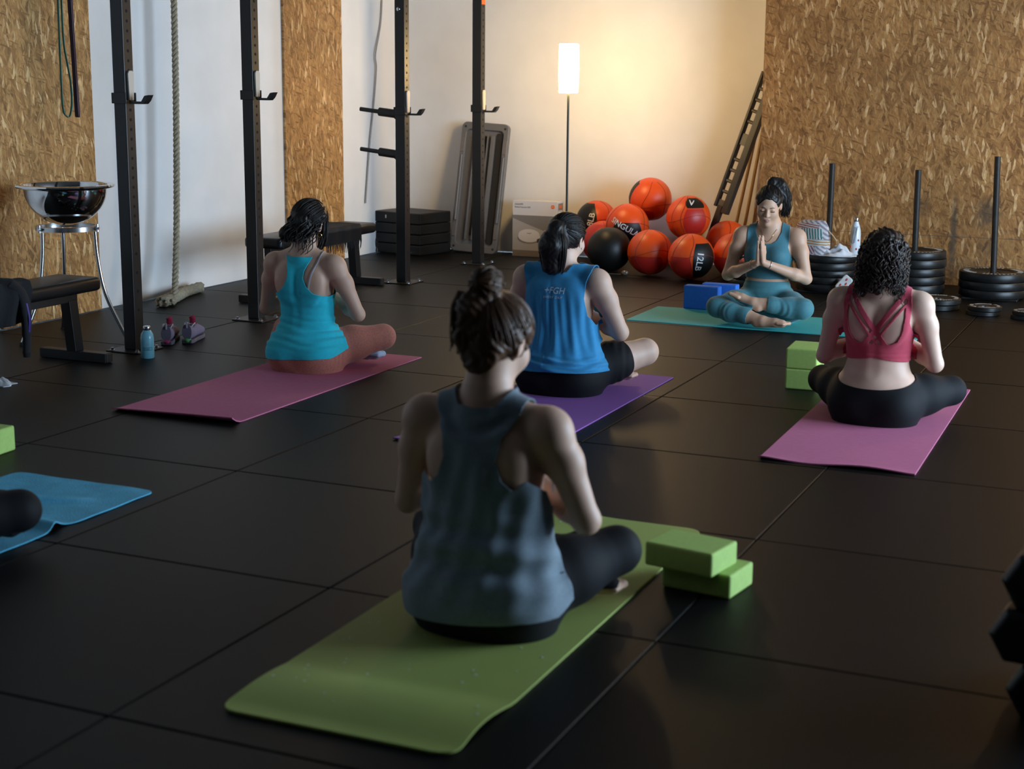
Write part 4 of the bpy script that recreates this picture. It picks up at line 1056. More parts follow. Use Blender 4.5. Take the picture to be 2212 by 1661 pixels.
# fringed dark scarf on the rear bench
scf = empty('fringed_scarf', (-5.42, 8.98, 0.437), 0, 'black fringed scarf hanging over the rear bench', 'scarf')
vs = []; fs = []; nx, ny = 24, 16
for side_ in (0, 1):
    for j in range(ny + 1):
        for i in range(nx + 1):
            u, v = i / nx, 2 * j / ny - 1; s_ = (u - 0.5) * 0.50
            fo = 0.006 * math.sin(15 * v + 4 * u)
            if abs(s_) < 0.146: x, z = s_, 0.004 + abs(fo)
            else: x = math.copysign(0.149 + 0.006 * math.sin(9 * v) + 0.006, s_); z = 0.004 - (abs(s_) - 0.146)
            vs.append((x, v * 0.24, z + 0.004 * side_))
N = nx + 1; B = N * (ny + 1)
for j in range(ny):
    for i in range(nx):
        a = j * N + i; fs.append((a, a + 1, a + N + 1, a + N)); fs.append((B + a, B + a + N, B + a + N + 1, B + a + 1))
for i in range(nx): fs.append((i, B + i, B + i + 1, i + 1)); a = ny * N + i; fs.append((a, a + 1, B + a + 1, B + a))
for j in range(ny): a = j * N; fs.append((a, a + N, B + a + N, B + a)); a = j * N + nx; fs.append((a, B + a, B + a + N, a + N))
MB().add(vs, fs).build('scarf_cloth', M_DARKC, scf, smooth=70)
fm = MB()
for k in range(30):
    y = -0.235 + 0.47 * k / 29
    fm.tube([(0.158, y, -0.095), (0.160, y + rng.uniform(-.008, .008), -0.12), (0.158, y + rng.uniform(-.012, .012), -0.145 - rng.uniform(0, .03))], [0.004, 0.003, 0.0015], 5)
tag(fm.build('fringe', M_DARKC, scf), 'row of black fringe threads', kind='stuff')
# strap with a snap ring at the end of the rear bench
st_ = empty('strap_loop', (-5.25, 9.40, 0.31), 0, 'small dark strap with a metal ring hanging from the rear bench end', 'strap')
MB().tube([(0.004, 0.012 * math.cos(a), -0.01 + 0.035 * math.sin(a)) for a in [2 * PI * i / 16 for i in range(16)]], 0.004, 6, closed=True).build('strap', M_BLACKPL, st_, smooth=60)
MB().tube([(0.004, 0.012 * math.cos(a), -0.06 + 0.017 * math.sin(a)) for a in [2 * PI * i / 16 for i in range(16)]], 0.0028, 6, closed=True).build('ring', M_STEEL, st_, smooth=60)
# thin grey line running down the wall by the third upright
gs = MB().tube(spline([(0, 0.20, 2.3), (0, 0.17, 1.9), (0.006, 0.06, 1.62), (0.004, 0.075, 1.5), (0, 0.03, 1.2), (0, -0.04, 0.9), (0, -0.12, 0.42)], 8), 0.009, 8, flat=0.4).build('wall_line', mat('thin_grey', (0.30, 0.28, 0.27), 0.8), None, smooth=60, loc=(XL + 0.012, 11.12, 0))
tag(gs, 'thin grey line running down the white wall by the third upright', 'strap')

# ------------------------------------------------------------------ hexagonal dumbbells at the right edge
M_HEX = mat('black_hex_rubber', (0.010, 0.010, 0.011), 0.38); M_CHROME = mat('chrome_handle', (0.5, 0.5, 0.5), 0.2, 1.0)
def dumbbell(p, rz, label, R=0.076, roll=0.0):
    d = empty('hex_dumbbell', p, rz, label, 'dumbbell', 'hexagonal dumbbells in a pile')
    for s_ in (-1, 1):
        prof = [(s_ * .075, .70), (s_ * .082, .96), (s_ * .090, 1.0), (s_ * .165, 1.0), (s_ * .178, .86), (s_ * .180, .74)]
        vs = []; fs = []
        for yy, k in prof: vs += [(R * k * math.cos(PI / 3 * i + roll), yy, R * k * math.sin(PI / 3 * i + roll)) for i in range(6)]
        for r in range(len(prof) - 1): fs += [(r * 6 + k, r * 6 + (k + 1) % 6, (r + 1) * 6 + (k + 1) % 6, (r + 1) * 6 + k) for k in range(6)]
        fs += [tuple(range(6)), tuple(range(30, 36))]
        MB().add(vs, fs).build('hex_head', M_HEX, d, bevel=0.004)
    MB().tube([(0, y, 0) for y in (-.08, -.05, 0, .05, .08)], [.014, .015, .0175, .015, .014], 16).build('handle', M_CHROME, d, smooth=60)
    return d
hz = 0.076 * math.cos(PI / 6)
DX, DY = 0.035, 3.72
for (x, zl, lab) in ((-0.265, 0, 'bottom left'), (-0.105, 0, 'bottom right'), (-0.312, 1, 'middle left'), (-0.150, 1, 'middle right'), (-0.292, 2, 'top')):
    dumbbell((DX + x, DY, hz + zl * (2 * hz)), R_(-4), 'black hexagonal rubber dumbbell, %s of the pile at the right edge' % lab)
# ------------------------------------------------------------------ people: implicit bodies turned into one continuous skin
V3 = lambda *a: np.array(a, dtype=np.float64)
def smin(a, b, k):
    if k <= 0: return np.minimum(a, b)
    h = np.clip(0.5 + 0.5 * (b - a) / k, 0, 1)
    return b + (a - b) * h - k * h * (1 - h)
def smax(a, b, k): return -smin(-a, -b, k)

class Field:
    """signed distance grid with smooth union / subtraction of primitives"""
    FAR = 0.07
    def __init__(s, lo, hi, h):
        s.lo = np.array(lo, float); s.h = h
        s.n = np.ceil((np.array(hi, float) - s.lo) / h).astype(int) + 1
        s.D = np.full(s.n, s.FAR, np.float32)
    def box(s, lo, hi):
        a = np.clip(np.floor((np.array(lo) - s.lo) / s.h).astype(int), 0, s.n - 1)
        b = np.clip(np.ceil((np.array(hi) - s.lo) / s.h).astype(int) + 1, 1, s.n)
        sl = tuple(slice(i, j) for i, j in zip(a, b))
        X = (s.lo[0] + s.h * np.arange(a[0], b[0]))[:, None, None]
        Y = (s.lo[1] + s.h * np.arange(a[1], b[1]))[None, :, None]
        Z = (s.lo[2] + s.h * np.arange(a[2], b[2]))[None, None, :]
        return sl, X, Y, Z
    def put(s, fn, lo, hi, k, sub=False):
        m = 0.045
        sl, X, Y, Z = s.box(np.array(lo) - m, np.array(hi) + m)
        d = fn(X, Y, Z)
        s.D[sl] = smax(s.D[sl], -d, k) if sub else smin(s.D[sl], np.minimum(d, s.FAR), k)
    def cap(s, a, b, ra, rb=None, k=0.02, sub=False):
        a, b = np.array(a, float), np.array(b, float); rb = ra if rb is None else rb
        lo = np.minimum(a - ra, b - rb); hi = np.maximum(a + ra, b + rb)
        s.put(lambda X, Y, Z: cap_d(X, Y, Z, a, b, ra, rb), lo, hi, k, sub)
    def chain(s, pts, k=0.02):
        for (p, r), (q, t) in zip(pts[:-1], pts[1:]): s.cap(p, q, r, t, k)
    def ell(s, c, r, k=0.02, R=None, sub=False):
        c, r = np.array(c, float), np.array(r, float); m = r.max()
        s.put(lambda X, Y, Z: ell_d(X, Y, Z, c, r, R), c - m, c + m, k, sub)

def cap_d(X, Y, Z, a, b, ra, rb):
    d = b - a; L2 = max(d @ d, 1e-12)
    px, py, pz = X - a[0], Y - a[1], Z - a[2]
    t = np.clip((px * d[0] + py * d[1] + pz * d[2]) / L2, 0, 1)
    return np.sqrt((px - t * d[0]) ** 2 + (py - t * d[1]) ** 2 + (pz - t * d[2]) ** 2) - (ra + (rb - ra) * t)
def ell_d(X, Y, Z, c, r, R=None):
    x, y, z = X - c[0], Y - c[1], Z - c[2]
    if R is not None:
        x, y, z = (R[0][0] * x + R[1][0] * y + R[2][0] * z, R[0][1] * x + R[1][1] * y + R[2][1] * z, R[0][2] * x + R[1][2] * y + R[2][2] * z)
    k0 = np.sqrt((x / r[0]) ** 2 + (y / r[1]) ** 2 + (z / r[2]) ** 2); k1 = np.sqrt((x / r[0] ** 2) ** 2 + (y / r[1] ** 2) ** 2 + (z / r[2] ** 2) ** 2)
    return k0 * (k0 - 1) / np.maximum(k1, 1e-9)
def loft_fn(tab):
    """tab rows: z, cy, a, b (half width, half depth)"""
    tab = np.array(tab, float); zz = np.linspace(tab[0, 0], tab[-1, 0], 240); ker = np.hanning(31); ker /= ker.sum()
    cols = [np.convolve(np.pad(np.interp(zz, tab[:, 0], tab[:, i]), 15, 'edge'), ker, 'valid') for i in (1, 2, 3)]
    def fn(X, Y, Z):
        cy, a, b = (np.interp(Z, zz, c) for c in cols)
        q = np.sqrt((X / a) ** 2 + ((Y - cy) / b) ** 2)
        d = (q - 1) * np.minimum(a, b) * 0.95
        return np.maximum(d, np.maximum(tab[0, 0] - Z, Z - tab[-1, 0]))
    return fn

def surface_nets(D, lo, h, iso=0.0):
    D = D - iso; S = D < 0
    b = [np.flatnonzero(S.any(axis=tuple(q for q in range(3) if q != a))) for a in range(3)]
    b = [(max(q[0] - 2, 0), q[-1] + 3) for q in b]
    sl = tuple(slice(*q) for q in b); D, S = D[sl], S[sl]; lo = np.asarray(lo) + h * np.array([q[0] for q in b])
    c = [S[i:S.shape[0] - 1 + i, j:S.shape[1] - 1 + j, k:S.shape[2] - 1 + k] for i in (0, 1) for j in (0, 1) for k in (0, 1)]
    cnt = np.zeros(c[0].shape, np.uint8)
    for q in c: cnt += q
    act = (cnt > 0) & (cnt < 8)
    I = np.argwhere(act)
    idx = np.full(act.shape, -1, np.int64); idx[act] = np.arange(len(I))
    off = np.array([(i, j, k) for i in (0, 1) for j in (0, 1) for k in (0, 1)])
    vals = np.stack([D[I[:, 0] + o[0], I[:, 1] + o[1], I[:, 2] + o[2]] for o in off], 1).astype(np.float64)
    acc = np.zeros((len(I), 3)); num = np.zeros(len(I))
    for a in range(8):
        for b in range(a + 1, 8):
            if np.abs(off[a] - off[b]).sum() != 1: continue
            va, vb = vals[:, a], vals[:, b]; m = (va < 0) != (vb < 0)
            t = np.where(m, va / np.where(m, va - vb, 1), 0)
            acc += np.where(m[:, None], off[a] + t[:, None] * (off[b] - off[a]), 0); num += m
    V = (I + acc / num[:, None]) * h + lo
    F = []
    for ax in range(3):
        u, v = (ax + 1) % 3, (ax + 2) % 3
        A = S[tuple(slice(0, -1) if q == ax else slice(None) for q in range(3))]; B = S[tuple(slice(1, None) if q == ax else slice(None) for q in range(3))]
        for flip, E in ((0, A & ~B), (1, ~A & B)):
            P = np.argwhere(E); P = P[(P[:, u] > 0) & (P[:, v] > 0) & (P[:, u] < S.shape[u] - 1) & (P[:, v] < S.shape[v] - 1)]
            if not len(P): continue
            q = []
            for du, dv in ((1, 1), (0, 1), (0, 0), (1, 0)):
                Q = P.copy(); Q[:, u] -= du; Q[:, v] -= dv; q.append(idx[Q[:, 0], Q[:, 1], Q[:, 2]])
            q = np.stack(q, 1)
            F.append(q[:, ::-1] if flip else q)
    return V, np.concatenate(F)

def relax(V, F, it=2, lam=0.5):
    e = np.concatenate([F[:, [0, 1]], F[:, [1, 2]], F[:, [2, 3]], F[:, [3, 0]]])
    i = np.concatenate([e[:, 0], e[:, 1]]); j = np.concatenate([e[:, 1], e[:, 0]]); N = len(V); n = np.bincount(i, minlength=N)
    for _ in range(it):
        s = np.stack([np.bincount(i, V[j, a], N) for a in range(3)], 1)
        V = V + lam * (s / np.maximum(n, 1)[:, None] - V)
    return V
def vnormals(V, F):
    n = np.cross(V[F[:, 2]] - V[F[:, 0]], V[F[:, 3 if F.shape[1] > 3 else 1]] - V[F[:, 1]]) if F.shape[1] > 3 else np.cross(V[F[:, 1]] - V[F[:, 0]], V[F[:, 2]] - V[F[:, 0]])
    ii = F.T.ravel(); k = F.shape[1]
    o = np.stack([np.bincount(ii, np.tile(n[:, a], k), len(V)) for a in range(3)], 1)
    return o / np.maximum(np.linalg.norm(o, axis=1), 1e-12)[:, None]
def clip_mesh(V, F, phi):
    """keep phi < 0, cutting triangles along the zero line"""
    T = np.concatenate([F[:, [0, 1, 2]], F[:, [0, 2, 3]]]) if F.shape[1] == 4 else F
    s = phi[T] < 0; c = s.sum(1)
    keep = [T[c == 3]]; newV = []; nv = len(V); cache = {}
    Vl = V
    def cut(a, b):
        nonlocal nv
        key = (a, b) if a < b else (b, a)
        if key not in cache:
            t = phi[key[0]] / (phi[key[0]] - phi[key[1]]); t = min(max(t, 0.02), 0.98)
            newV.append(V[key[0]] + t * (V[key[1]] - V[key[0]])); cache[key] = nv; nv += 1
        return cache[key]
    out = []
    for tri, sg in zip(T[(c == 1) | (c == 2)], s[(c == 1) | (c == 2)]):
        tri = [int(q) for q in tri]
        if sg.sum() == 1:
            i = int(np.argmax(sg)); a, b, d = tri[i], tri[(i + 1) % 3], tri[(i + 2) % 3]
            out.append((a, cut(a, b), cut(a, d)))
        else:
            i = int(np.argmin(sg)); a, b, d = tri[i], tri[(i + 1) % 3], tri[(i + 2) % 3]
            p, q = cut(a, b), cut(a, d)
            out.append((p, b, d)); out.append((p, d, q))
    T2 = np.concatenate(keep + ([np.array(out)] if out else []))
    VV = np.concatenate([V, np.array(newV)]) if newV else V
    used = np.unique(T2); mp = np.full(len(VV), -1); mp[used] = np.arange(len(used))
    return VV[used], mp[T2]
def np_mesh(name, V, F, m, parent, smooth=True):
    me = bpy.data.meshes.new(name)
    F = np.asarray(F); k = F.shape[1]
    me.vertices.add(len(V)); me.vertices.foreach_set('co', np.ascontiguousarray(V, np.float32).ravel())
    me.loops.add(F.size); me.loops.foreach_set('vertex_index', np.ascontiguousarray(F, np.int32).ravel())
    me.polygons.add(len(F)); me.polygons.foreach_set('loop_start', np.arange(0, F.size, k, dtype=np.int32)); me.polygons.foreach_set('loop_total', np.full(len(F), k, np.int32))
    me.update(calc_edges=True); me.validate()
    return link_mesh(name, me, m, parent, smooth)
def poly_sd(P, x, z):
    """2-D signed distance to polygon, negative inside"""
    P = np.array(P, float); d = np.full(x.shape, 1e9); ins = np.zeros(x.shape, bool); n = len(P)
    for i in range(n):
        a, b = P[i - 1], P[i]; e = b - a
        wx, wz = x - a[0], z - a[1]; t = np.clip((wx * e[0] + wz * e[1]) / max(e @ e, 1e-12), 0, 1)
        d = np.minimum(d, (wx - t * e[0]) ** 2 + (wz - t * e[1]) ** 2)
        c = ((a[1] > z) != (b[1] > z)); xi = a[0] + (z - a[1]) * e[0] / (e[1] if abs(e[1]) > 1e-12 else 1e-12)
        ins ^= c & (x < xi)
    return np.where(ins, -1, 1) * np.sqrt(d)
def seg_d(V, a, b):
    a, b = np.array(a, float), np.array(b, float); d = b - a; p = V - a
    t = np.clip(p @ d / (d @ d), 0, 1); return np.linalg.norm(p - t[:, None] * d, axis=1), t

def rotm(px=0, ry=0, rz=0):
    return np.array(Matrix.Rotation(rz, 3, 'Z') @ Matrix.Rotation(ry, 3, 'Y') @ Matrix.Rotation(px, 3, 'X'))

class Person:
    """seated cross-legged figure, local frame: origin on the floor below the hips, +y ahead, +x the person's right"""
    def __init__(s, cfg):
        c = dict(h=0.0046, hip=1.0, waist=1.0, chest=1.0, arm=1.0, leg=1.0, bust=0.0, lift=0.0, pitch=0.0, roll=0.0, yaw=0.0,
                 knee=((.30, .27, .135), (-.30, .27, .135)), ankle=((-.10, .40, .058), (.12, .26, .052)), toe=((-.27, .43, .05), (.27, .30, .04)),
                 elbow=((.255, .055, .275), (-.255, .055, .275)), sh=.170, shz=.528, hand=(0.0, .185, .365), head=(0.0, .018, .725), lean=0.0, face=False, seat=0.006)
        c.update(cfg); s.c = c
        s.f = Field((-.50, -.27, -.012), (.50, .62, .98), c['h'])
        s.torso(); s.TD = s.f.D.copy(); s.arms(); s.legs(); s.headpart()
    def tw(s, p):
        return np.array(p, float)
    def torso(s):
        f, c = s.f, s.c; hp, w, ch = c['hip'], c['waist'], c['chest']; l = c['lean']
        tab = [(-.02, .0, .17 * hp, .13 * hp), (.05, -.005, .185 * hp, .138 * hp), (.11, -.005, .185 * hp, .132 * hp), (.17, .0, .165 * hp, .116), (.235, .005 + l * .2, .137 * w, .096 * w), (.28, .008 + l * .3, .130 * w, .092 * w),
               (.34, .006 + l * .5, .136 * ch, .095 * ch), (.40, .0 + l * .65, .146 * ch, .100 * ch), (.455, -.006 + l * .8, .152 * ch, .096 * ch), (.50, -.012 + l * .9, .148 * ch, .082 * ch), (.535, -.014 + l, .118, .062), (.565, -.012 + l, .066, .052), (.60, -.004 + l, .050, .050), (.63, 0 + l, .05, .05)]
        f.put(loft_fn(tab), (-.22, -.18, -.01), (.22, .18, .63), 0.0)
        for sx in (1, -1):
            f.ell((sx * .082 * hp, -.045, .085), (.098 * hp, .098 * hp, .090), .045)
            f.cap((sx * .03, -.022 + l, .592), (sx * (c['sh'] - .025), -.014 + l, c['shz'] + .018), .036, .035, .035)       # trapezius
            f.ell((sx * .078, -.070 + l * .8, .445), (.050, .024, .070), .05)                                          # shoulder blade
            if c['bust']: f.ell((sx * .066, .070 + l * .7, .415), (.058, .050 * c['bust'], .055), .03)
        f.cap((0, -.120, .225), (0, -.115 + l * .4, .30), .008, .010, .04, True)
        f.ell((0, -.070, .125), (.085, .062, .085), .04)
        f.cap((0, -.116 + l * .4, .30), (0, -.115 + l, .50), .010, .008, .035, True)
        f.cap((0, -.02 + l, .55), (0, c['head'][1] - .022, c['head'][2] - .07), .053, .050, .03)                          # neck
    def arms(s):
        f, c = s.f, s.c; a = c['arm']; l = c['lean']
        s.armseg = []
        for i, sx in enumerate((1, -1)):
            S = V3(sx * c['sh'], -.012 + l, c['shz']); E = V3(*c['elbow'][i]); W = V3(c['hand'][0] + sx * .022, c['hand'][1], c['hand'][2])
            f.ell(S + V3(sx * .004, 0, -.004), (.052 * a, .050 * a, .054 * a), .035)
            m1 = S + (E - S) * .35 + V3(sx * .004, .0, 0)
            f.chain([(S, .046 * a), (m1, .044 * a), (E, .0335 * a)], .025)
            m2 = E + (W - E) * .28
            f.chain([(E, .033 * a), (m2, .0365 * a), (W, .0225)], .018)
            s.armseg.append((S, E, W))
            # hand pressed to the other, fingers up and slightly ahead
            u = V3(0, .20, .98); u /= np.linalg.norm(u); v = V3(0, .98, -.20); v /= np.linalg.norm(v)
            Wc = V3(c['hand'][0] + sx * .015, c['hand'][1], c['hand'][2])
            for o, L, r in ((-.031, .070, .0082), (-.0105, .080, .0086), (.0105, .075, .0083), (.030, .060, .0074)):
                K = Wc + u * .088 + v * o * .92 + V3(-sx * .004, 0, 0)
                f.cap(Wc + u * .012 + v * o * .5, K, .0125, .0112, .006)
                tip = K + u * L + v * o * .10 + V3(-sx * .0015, 0, 0)
                f.chain([(K, .0102), (K + (tip - K) * .45, r + .0004), (tip, r - .0016)], .0025)
            f.chain([(Wc + u * .020 - v * .020, .0135), (Wc + u * .055 - v * .044, .0112), (Wc + u * .090 - v * .052, .0086)], .006)
    def legs(s):
        f, c = s.f, s.c; g = c['leg']; s.legseg = []
        for i, sx in enumerate((1, -1)):
            Hp = V3(sx * .098 * c['hip'], .012, .098); K = V3(*c['knee'][i]); A = V3(*c['ankle'][i]); T = V3(*c['toe'][i])
            f.chain([(Hp, .094 * g), (Hp + (K - Hp) * .45 + V3(0, 0, .004), .083 * g), (K, .059 * g)], .035)
            d = A - K; out = V3(0, 0, -1)
            f.chain([(K, .056 * g), (K + d * .30 + V3(0, -.012 if i else .0, -.006), .056 * g), (K + d * .62, .043 * g), (A, .0315)], .025)
            s.legseg.append((Hp, K, A, T))
            # foot: heel behind the ankle, forefoot towards the toes
            dd = T - A; L = np.linalg.norm(dd); dd /= L
            up = V3(0, 0, 1); w = np.cross(dd, up); w /= max(np.linalg.norm(w), 1e-6); n = np.cross(w, dd)
            Hl = A - dd * .038 - n * .012
            f.cap(A, Hl, .031, .027, .012)
            f.chain([(Hl, .027), (A + dd * L * .5, .026), (T - dd * .035, .0225)], .012)
            f.chain([(A, .030), (T - dd * .045, .019)], .012)
            sw = c.get('toeaxis', (w, w))[i]; sw = np.array(sw, float)
            for q, o in enumerate((-.031, -.015, 0, .0135, .0265)):
                b = T - dd * .040 + sw * o; rr = (.0125, .0098, .0092, .0088, .008)[q]
                f.cap(b - dd * .02, b + dd * (.034 - .004 * q), rr + .001, rr, .005)
    def headpart(s):
        f, c = s.f, s.c; R = rotm(c['pitch'], c['roll'], c['yaw']); O = V3(*c['head']); s.R, s.O = R, O
        H = lambda *p: O + R @ V3(*p)
        s.H = H
        e = lambda p, r, k=.02, sub=False, r2=None: f.ell(H(*p), r, k, R if r2 is None else R @ r2, sub)
        e((0, -.014, .028), (.0735, .091, .081), .02)
        e((0, .022, -.030), (.0575, .066, .074), .03)
        f.cap(H(0, .062, -.088), H(0, .066, -.092), .019, .018, .03)
        for sx in (1, -1): e((sx * .034, .052, -.030), (.026, .026, .026), .03)
        f.cap(H(0, -.03, -.03), V3(0, -.016 + c['lean'], .57), .050, .054, .025)
        if c['face']:
            f.cap(H(-.026, .079, .017), H(.026, .079, .017), .0085, .0085, .016)
            f.chain([(H(0, .084, .010), .0065), (H(0, .097, -.012), .0078), (H(0, .105, -.027), .0098)], .010)
            for sx in (1, -1):
                e((sx * .0095, .096, -.031), (.0075, .009, .0065), .007)
                e((sx * .031, .096, .001), (.017, .013, .0095), .012, True)
                e((sx * .031, .0755, .0), (.0150, .0135, .0105), .004)
                f.cap(H(sx * .020, .0865, -.0050), H(sx * .042, .081, -.0035), .0012, .0010, .003, True)
            e((0, .0870, -.0575), (.021, .0085, .0052), .006); e((0, .0860, -.0690), (.018, .0085, .0062), .006)
            f.chain([(H(-.023, .0845, -.0618), .0012), (H(0, .0965, -.0630), .0018), (H(.023, .0845, -.0618), .0012)], .0)
            f.chain([(H(-.022, .087, -.0622), .0016), (H(0, .0975, -.0632), .0020), (H(.022, .087, -.0622), .0016)], .0) if False else None
            f.cap(H(-.021, .089, -.0628), H(.021, .089, -.0628), .0022, .0022, .003, True)
        else:
            f.chain([(H(0, .084, .008), .007), (H(0, .104, -.028), .010)], .010)
            for sx in (1, -1): e((sx * .031, .096, .001), (.017, .013, .0095), .012, True)
            f.cap(H(-.018, .084, -.064), H(.018, .084, -.064), .0065, .0065, .008)
        for sx in (1, -1):
            tilt = np.array(Matrix.Rotation(math.radians(-14), 3, 'X')) @ np.array(Matrix.Rotation(sx * math.radians(16), 3, 'Z'))
            e((sx * .0765, -.012, -.006), (.0065, .0175, .0300), .006, r2=tilt)
            e((sx * .0835, -.008, -.002), (.0045, .0095, .0180), .004, True, r2=tilt)
    def tor(s, V):
        """distance to the trunk alone"""
        i = np.clip(np.rint((V - s.f.lo) / s.f.h).astype(int), 0, np.array(s.TD.shape) - 1)
        return s.TD[i[:, 0], i[:, 1], i[:, 2]].astype(float)
    def mesh_body(s):
        V, F = surface_nets(s.f.D, s.f.lo, s.f.h)
        V = relax(V, F, 2, .5); V[:, 2] = np.maximum(V[:, 2], s.c['seat'])
        s.V, s.F = V, F
        return V, F
    def garment(s, offset, region, extra=None, disp=None, smooth=2, zr=None):
        D = s.f.D; lo = s.f.lo.copy()
        if extra is not None:
            g = Field.__new__(Field); g.lo, g.h, g.n = s.f.lo, s.f.h, s.f.n; g.D = D.copy(); extra(g); D = g.D
        if zr is not None:
            a, b = (int((q - lo[2]) / s.f.h) for q in zr); a = max(a, 0); D = D[:, :, a:b]; lo[2] += a * s.f.h
        V, F = surface_nets(D, lo, s.f.h, offset)
        V = relax(V, F, smooth, .5)
        if disp is not None:
            n = vnormals(V, F); V = V + n * disp(V)[:, None]
        phi = region(V)
        V, T = clip_mesh(V, F, phi)
        V[:, 2] = np.maximum(V[:, 2], s.c['seat'] - 0.001)
        return V, T
    # distances used by garment regions
    def leg_phi(s, V, a, b, marg, cutA=None):
        """inside (negative) a thick sleeve around each leg, from hip to fraction b of the way (thigh 0-1, shin 1-2)"""
        out = np.full(len(V), 1.0)
        for i, (Hp, K, A, T) in enumerate(s.legseg):
            bi = b[i] if isinstance(b, (tuple, list)) else b
            d1, t1 = seg_d(V, Hp, K); d2, t2 = seg_d(V, K, A)
            e1 = min(1, bi)
            # plane cut along the segment
            if bi <= 1:
                ax = (K - Hp) / np.linalg.norm(K - Hp); cut = (V - (Hp + (K - Hp) * bi)) @ ax
                p = np.maximum(d1 - (.098 * s.c['leg'] + marg), cut)
            else:
                ax = (A - K) / np.linalg.norm(A - K); cut = (V - (K + (A - K) * (bi - 1))) @ ax
                p = np.minimum(d1 - (.098 * s.c['leg'] + marg), np.maximum(d2 - (.062 * s.c['leg'] + marg), cut))
            out = np.minimum(out, p)
        return out
    def arm_phi(s, V, r=.055, fr=.045, hr=.05):
        out = np.full(len(V), 1.0)
        for S, E, W in s.armseg:
            d, t = seg_d(V, S + (E - S) * .10, E); out = np.minimum(out, d - r)
            d, t = seg_d(V, E, W); out = np.minimum(out, d - fr)
            d, t = seg_d(V, W, W + V3(0, .04, .17)); out = np.minimum(out, d - hr)
        return out

def solidify(o, t=0.003):
    m = o.modifiers.new('thickness', 'SOLIDIFY'); m.thickness = t; m.offset = -1.0
    return o

# ---- cloth and skin materials
def skin_mat(name, col):
    return mat(name, col, 0.52, var=0.05, vscale=18, bump=0.03, bscale=400, sub=0.12)
M_SKIN1 = skin_mat('skin_light', (0.63, 0.39, 0.28)); M_SKIN2 = skin_mat('skin_pale', (0.65, 0.42, 0.315)); M_SKIN3 = skin_mat('skin_tan', (0.55, 0.32, 0.21))
def hair_mat(name, col, rough=0.42):
    return mat(name, col, rough, var=0.35, vscale=30, bump=0.5, bscale=160, stretch=(1, 1, .25), spec=0.28)
M_HAIRK = hair_mat('hair_black_brown', (0.012, 0.009, 0.008)); M_HAIRB = hair_mat('hair_brown', (0.085, 0.041, 0.021)); M_HAIRD = hair_mat('hair_dark_brown', (0.022, 0.012, 0.008))
def knit(name, col, rough=0.85, heather=0.0, sc=500):
    return mat(name, col, rough, var=heather if heather else 0.05, vscale=sc if heather else 60, bump=0.15, bscale=700, sheen=0.15)
M_AQUA = knit('turquoise_jersey', (0.014, 0.56, 0.70)); M_TERRA = knit('terracotta_heather', (0.46, 0.155, 0.110), heather=0.22, sc=160)
M_BLUET = knit('blue_jersey', (0.028, 0.26, 0.51)); M_BLKL = mat('black_leggings', (0.0045, 0.0045, 0.006), 0.75, spec=0.25, bump=0.1, bscale=600); M_REDB = knit('red_bra_knit', (0.47, 0.045, 0.080))
M_GREYT = knit('grey_blue_marl', (0.18, 0.235, 0.28), heather=0.15, sc=220); M_TEALK = knit('petrol_knit', (0.040, 0.155, 0.190), 0.7); M_TEALD = knit('petrol_legging', (0.048, 0.180, 0.208), 0.75)
M_STRAP = mat('white_strap', (0.60, 0.62, 0.66), 0.7)

